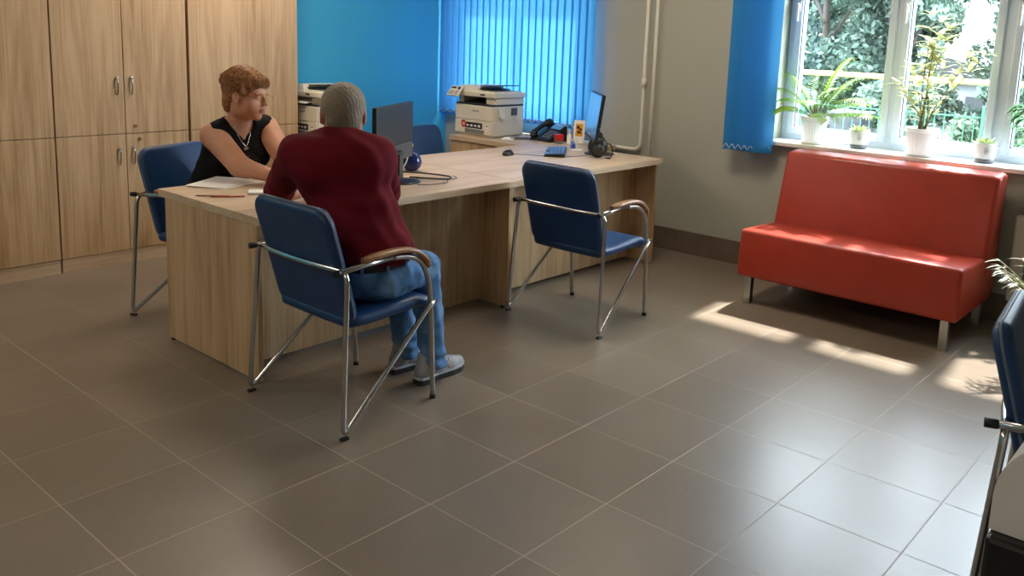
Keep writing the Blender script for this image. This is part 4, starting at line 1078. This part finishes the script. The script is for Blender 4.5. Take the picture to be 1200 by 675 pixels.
b.tube(S2, .0016, 6); nk = b.build('necklace', 'chrome', woman)
q = S2[12]+V3(0, 0, -.014); MB().cyl(q+fB*.001, q+fB*.005, .0125, 20).build('pendant', 'steel', nk)
S = SDF((-2.3, .78, .05), (-1.4, 1.3, .72), .007)
S.ell(PW, (.19, .18, .13), 0, (rB, fB, Z))
for h, k, a in WL: S.cap(h, k, .09, .07, .04); S.cap(k, a, .07, .055, .02)
S.build('trousers', 'trousers', woman, wo)
for h, k, a in WL: shoe(woman, wo, V3(a[0]-.05, a[1], 0), (1, 0))
# hair: cap, fringe, nape, pinned-up knot, then loose locks following the head
S = SDF(Hw-.20, Hw+.21, .004); s = sw
S.ell(Pw(0, -.020, .040), (.0865*s, .107*s, .101*s), 0, axw); S.ell(Pw(0, -.075, -.045), (.060*s, .040*s, .065*s), .03, axw)
S.ell(Pw(0, .092, -.048), (.082*s, .075*s, .096*s), .012, axw, 'c')
for e in (-1, 1): S.ell(Pw(e*.088, .012, -.03), (.026*s, .030*s, .045*s), .01, axw, 'c'); S.ell(Pw(e*.07, .05, -.07), (.045*s, .05*s, .06*s), .01, axw, 'c')
for x, y, z, r in ((-.05, .062, .064, .024), (-.022, .080, .068, .026), (.006, .084, .076, .024), (.034, .078, .070, .022), (.057, .056, .06, .024), (.074, .03, .035, .026), (-.074, .03, .035, .026)): S.ell(Pw(x, y, z), (r*s*.85, r*s*.5, r*s*1.15), .012, axw)
for x, y, z, r in ((0, -.108, .060, .026), (.020, -.120, .052, .018), (-.022, -.117, .048, .019), (.004, -.126, .068, .016), (.02, -.108, .08, .016), (-.018, -.111, .078, .016)): S.ell(Pw(x, y, z), (r*s, r*s, r*s), .006, axw)
S.plane_cut(Pw(0, -.06, -.10), -axw[2]); S.warp(folds(21, .0012, 120)); S.warp(folds(22, .0008, 300))
hair = S.build('hair', 'hair_red', woman, wo)
Vh, Qh = S.mesh(); bh = BVHTree.FromPolygons(Vh.tolist(), Qh.tolist()); b = MB(); rr = random.Random(4)
cen = Pw(0, -.02, .03)
for k in range(150):
    th = rr.uniform(0, 2*PI); ph = rr.uniform(1.0, 1.9); d = axw[0]*math.sin(ph)*math.cos(th)+axw[1]*math.sin(ph)*math.sin(th)+axw[2]*math.cos(ph)
    back = Pw(0, -.12, .052)-cen; tgt = unit(back+axw[2]*rr.uniform(-.02, .03)+axw[0]*rr.uniform(-.02, .02)); pts = []
    for i in range(9):
        dd = unit(d*(1-i/8.5)+tgt*(i/8.5)); h = bh.ray_cast(Vector(cen+dd*.4), Vector(-dd))
        if h[0] is None or (np.array(h[0])-cen) @ dd < .05: break
        pts.append(np.array(h[0])+dd*.001-wo)
    if len(pts) > 3: b.tube(spline(pts, 3), rr.uniform(.0012, .0026), 5)
for k in range(46):
    x = rr.uniform(-.066, .066); p = Pw(x, .092-8*x*x, .085+rr.uniform(-.01, .01)); q = Pw(x*1.15+rr.uniform(-.01, .01), .104-8*x*x, .054+rr.uniform(-.014, .012)); b.tube(spline([p-wo, (p+q)/2+axw[1]*.006-wo, q-wo], 4), [.003*(1-.08*i) for i in range(9)], 5)
for k in range(18):
    a = rr.uniform(0, 2*PI); p = Pw(.02*math.cos(a), -.118+.02*math.sin(a), .06); q = p+unit(V3(rr.gauss(0, 1), rr.gauss(0, 1), rr.gauss(.4, 1)))*.035; b.tube(spline([p-wo, (p+q)/2+V3(0, 0, .008)-wo, q-wo], 4), [.0026*(1-.09*i) for i in range(9)], 5)
b.build('loose_locks', 'hair_red', hair)
for e in (-1, 1): MB().tube(spline([Pw(e*.016, .099, .016)-wo, Pw(e*.032, .0985, .021)-wo, Pw(e*.048, .086, .015)-wo], 4), .0022, 6).build('eyebrow', 'hair_red', woman)
gl = MB()
for e in (-1, 1):
    o = []
    for u_, v_ in rrect(.048, .038, .016, 4): o.append(Pw(e*.033+u_, .113-.10*abs(e*.033+u_)**1.0*.5-.0, -.004+v_)-wo)
    gl.tube(o, .0014, 6, True); gl.tube([Pw(e*.057, .108, .004)-wo, Pw(e*.078, .06, .004)-wo, Pw(e*.084, .0, .01)-wo], .0014, 6)
gl.tube(spline([Pw(-.009, .114, -.001)-wo, Pw(0, .118, .002)-wo, Pw(.009, .114, -.001)-wo], 4), .0013, 6); gl = gl.build('glasses', M['brass'], woman)
for e in (-1, 1):
    b = MB(); b.tube([Pw(e*.086, .0, -.046)-wo+axw[1]*.009*math.sin(a)+axw[2]*(-.012+.012*math.cos(a)) for a in np.linspace(0, 2*PI, 21)[:-1]], .0022, 6, True); b.build('earring', 'brass', woman)
for o in list(SC.objects):                     # all implicit meshes face outwards
    if o.type == 'MESH' and o.name.split('.')[0] in ('person', 'shirt', 'jeans', 'top', 'hair', 'trousers', 'shoe'):
        bm = bmesh.new(); bm.from_mesh(o.data)
        if bm.calc_volume(signed=True) < 0: bmesh.ops.reverse_faces(bm, faces=bm.faces); bm.to_mesh(o.data)
        bm.free()

# ------------------------------------------------------------------ outside the window
g = MB(); g.bx(-30, 30, YB+.36, 60, -.6, -.5); M['grass'] = plain('sunlit_grass', '303d24', .9, var=.2); struct('ground', g, 'grass')
t = thing('gas_pipe', 'yellow gas pipe on posts running across outside the window', 'pipe', (0, 8, 0))
MB().cyl((-9, 0, 1.265), (9, 0, 1.265), .028, 12).build('pipe', plain('yellow_paint', 'e2c069', .5), t)
for x in (-4.2, 3.2): MB().cyl((x, .0, -.5), (x, .0, 1.26), .03, 10).build('post', 'grey', t)
t = thing('mesh_fence', 'pale green wire mesh fence outside below the trees', 'fence', (0, 8.6, -.5)); gm = plain('pale_green_wire', '2f5a46', .5)
for k in range(9): MB().box((-8+2*k, 0, .75), (.06, .06, 1.5)).build('post', gm, t)
for k in range(8):
    b = MB(); x0 = -8+2*k
    for i in range(1, 20): b.box((x0+.1*i, 0, .73), (.011, .008, 1.4))
    for z in (.05, .4, .75, 1.1, 1.38): b.box((x0+1, -.006, z), (2, .014, .016))
    b.build('mesh_panel', gm, t)
def tree(name, label, loc, h, R, n, mat, blobs, low=.2, lsz=.062, grp='trees outside the window'):
    t = thing(name, label, 'tree', loc, 0, grp)
    b = MB(); b.tube(spline([(0, 0, 0), (.05, 0, h*.3), (-.05, .05, h*.6), (0, 0, h*.9)], 5), [.085*(1-.045*i) for i in range(16)], 8)
    for k in range(5):
        a = k*1.3; b.tube(spline([(0, 0, h*(.3+.08*k)), (math.cos(a)*R*.4, math.sin(a)*R*.4, h*(.42+.09*k)), (math.cos(a)*R*.7, math.sin(a)*R*.7, h*(.52+.09*k))], 4), [.04, .036, .03, .028, .024, .02, .016, .013, .01], 6)
    b.build('trunk', 'bark', t)
    cs = []
    for k in range(blobs):
        z = rng.uniform(low, 1)*h; q = math.sqrt(max(.1, 1-((z/h-.5)/.62)**2)); a = rng.uniform(0, 2*PI); d = R*q*math.sqrt(rng.uniform(.15, 1)); cs.append((d*math.cos(a), d*math.sin(a), z, rng.uniform(.25, .5)*R*.62))
    cs = np.array(cs); pick = rng.integers(0, blobs, n); dirs = rng.normal(size=(n, 3)); dirs /= np.linalg.norm(dirs, axis=1)[:, None]
    pos = cs[pick, :3]+dirs*cs[pick, 3:4]*rng.uniform(.6, 1.05, (n, 1)); u = rng.normal(size=(n, 3)); u /= np.linalg.norm(u, axis=1)[:, None]; v = np.cross(u, rng.normal(size=(n, 3))); v /= np.linalg.norm(v, axis=1)[:, None]
    sz = lsz*rng.uniform(.6, 1.3, (n, 1)); A = pos-u*sz; B_ = pos+v*sz*.5; C_ = pos+u*sz; D_ = pos-v*sz*.5
    VV = np.stack([A, B_, C_, D_], 1).reshape(-1, 3); me = bpy.data.meshes.new('foliage'); me.from_pydata(VV.tolist(), [], np.arange(4*n).reshape(-1, 4).tolist()); me.materials.append(M[mat])
    o = bpy.data.objects.new('foliage', me); COL.objects.link(o); o.parent = t
tree('leafy_tree', 'tall dense tree outside behind the palm, in the left window pane', (-3.0, 11.4, -.5), 5.2, 1.45, 24000, 'tree_a', 95)
tree('leafy_tree', 'dense tree outside behind the window post next to the palm', (-3.0, 13.2, -.5), 5.5, 1.2, 16000, 'tree_b', 55)
tree('leafy_tree', 'haze-greyed green tree outside behind the tall variegated plant', (-1.72, 10.9, -.5), 4.4, .92, 17000, 'tree_a', 64)
tree('leafy_tree', 'tall tree outside in the right part of the middle pane', (.1, 11.6, -.5), 4.8, 1.05, 18000, 'tree_b', 66)
tree('leafy_tree', 'tree outside in the pane at the right edge of the picture', (2.2, 12.0, -.5), 5.4, 1.4, 16000, 'tree_a', 60)
tree('leafy_tree', 'farther pale tree outside showing between the nearer crowns', (-6.4, 18, -.5), 7.0, 2.6, 14000, 'tree_c', 60, .2, .12)
for x, y, r, h, lab in ((-2.6, 9.7, .75, 1.5, 'round bush outside behind the fence, left pane'), (-1.35, 9.9, .7, 1.6, 'bush outside behind the fence below the window post'), (-.05, 9.8, .65, 1.35, 'pale bush outside behind the fence, middle pane'), (1.3, 10, .8, 1.5, 'bush outside behind the fence, right pane')):
    tree('bush', lab, (x, y, -.5), h, r, 6000, 'tree_c' if x > -1 else 'tree_b', 34, .1, .045, 'bushes behind the fence')
t = thing('house', 'grey-roofed pale house far outside behind the trees', 'house', (-4.6, 25, -.8))
MB().bx(-2.2, 2.2, -1.5, 1.5, 0, 1.5).build('wall', 'grey', t)
b = MB(); b.prism([(-2.6, 1.5), (2.6, 1.5), (0, 2.2)], 3.4, ((0, 1.7, 0), (1, 0, 0), (0, 0, 1), (0, -1, 0))); b.build('roof', 'dark', t)
b = MB(); b.bx(-1.3, -.5, -1.53, -1.49, .5, 1.2); b.bx(.5, 1.3, -1.53, -1.49, .5, 1.2); b.build('window', 'dark', t)
t = thing('planter', 'pale concrete box standing outside behind the fence', 'planter', (-1.6, 9.1, -.5))
b = MB(); b.bx(-.19, .19, -.2, .2, 0, 1.27, .01); b.build('box', 'dark', t); MB().bx(-.21, .21, -.22, .22, 1.27, 1.30, .005).build('rim', 'grey', t)

# ------------------------------------------------------------------ light
W = bpy.data.worlds.new('sky'); SC.world = W; W.use_nodes = True; n = W.node_tree.nodes; bg = n['Background']
bg.inputs[0].default_value = (.74, .88, 1.0, 1); bg.inputs[1].default_value = 13.0
sun = bpy.data.lights.new('sun', 'SUN'); sun.energy = 8.; sun.angle = math.radians(2.); sun.color = (1, .95, .86); so = bpy.data.objects.new('sun', sun); COL.objects.link(so)
dv = Vector((.1, -.99, 0)).normalized()*math.cos(math.radians(56)); dv.z = -math.sin(math.radians(56)); so.rotation_euler = dv.to_track_quat('-Z', 'Y').to_euler(); so.location = (2, 12, 9)
for w in (W1, W2):
    a = bpy.data.lights.new('window_portal', 'AREA'); a.shape = 'RECTANGLE'; a.size = w[1]-w[0]; a.size_y = w[3]-w[2]; a.cycles.is_portal = True
    o = bpy.data.objects.new('window_portal', a); COL.objects.link(o); o.location = ((w[0]+w[1])/2, YB+.33, (w[2]+w[3])/2); o.rotation_euler = (-PI/2, 0, 0)
M['lamp'] = lampmat('lamp_diffuser', 'ffecd6', 17.)
for x, y in ((-2.6, 1.8), (-2.4, -1.4), (-.4, 2.6), (1.3, -2.4)):  # panels out of view; warm ceiling light inferred, extra ones added for fill
    t = thing('ceiling_lamp', 'unseen square white ceiling lamp panel', 'lamp', (x, y, ZC), 0, 'unseen ceiling lamp panels')
    MB().bx(-.3, .3, -.3, .3, -.03, 0, .003).build('housing', 'white', t); MB().bx(-.28, .28, -.28, .28, -.034, -.0305).build('diffuser', 'lamp', t)

# ------------------------------------------------------------------ camera
cam = bpy.data.cameras.new('camera'); co = bpy.data.objects.new('camera', cam); COL.objects.link(co); SC.camera = co
yaw, pit, rol = [math.radians(v) for v in (-40.42098007, -9.73980556, 2.24170802)]
f = Vector((math.sin(yaw)*math.cos(pit), math.cos(yaw)*math.cos(pit), math.sin(pit))); r = Vector((math.cos(yaw), -math.sin(yaw), 0)); u = r.cross(f)
r2 = r*math.cos(rol)+u*math.sin(rol); u2 = -r*math.sin(rol)+u*math.cos(rol)
mw = Matrix((r2, u2, -f)).transposed().to_4x4(); mw.translation = (2.40622338, -1.42096849, 1.55541447); co.matrix_world = mw
cam.sensor_width = 36; cam.lens = 1022.97/1200*36; cam.shift_x = (600-630.287)/1200; cam.shift_y = (217.095-337.5)/1200; cam.clip_start = .05; cam.clip_end = 200
v = SC.view_settings; v.view_transform = 'Standard'; v.look = 'None'; v.exposure = 1.; v.gamma = 1; v.use_curve_mapping = False
SC.cycles.max_bounces = 10; SC.cycles.diffuse_bounces = 5; SC.cycles.transparent_max_bounces = 16; SC.cycles.sample_clamp_indirect = 6; SC.cycles.use_denoising = True
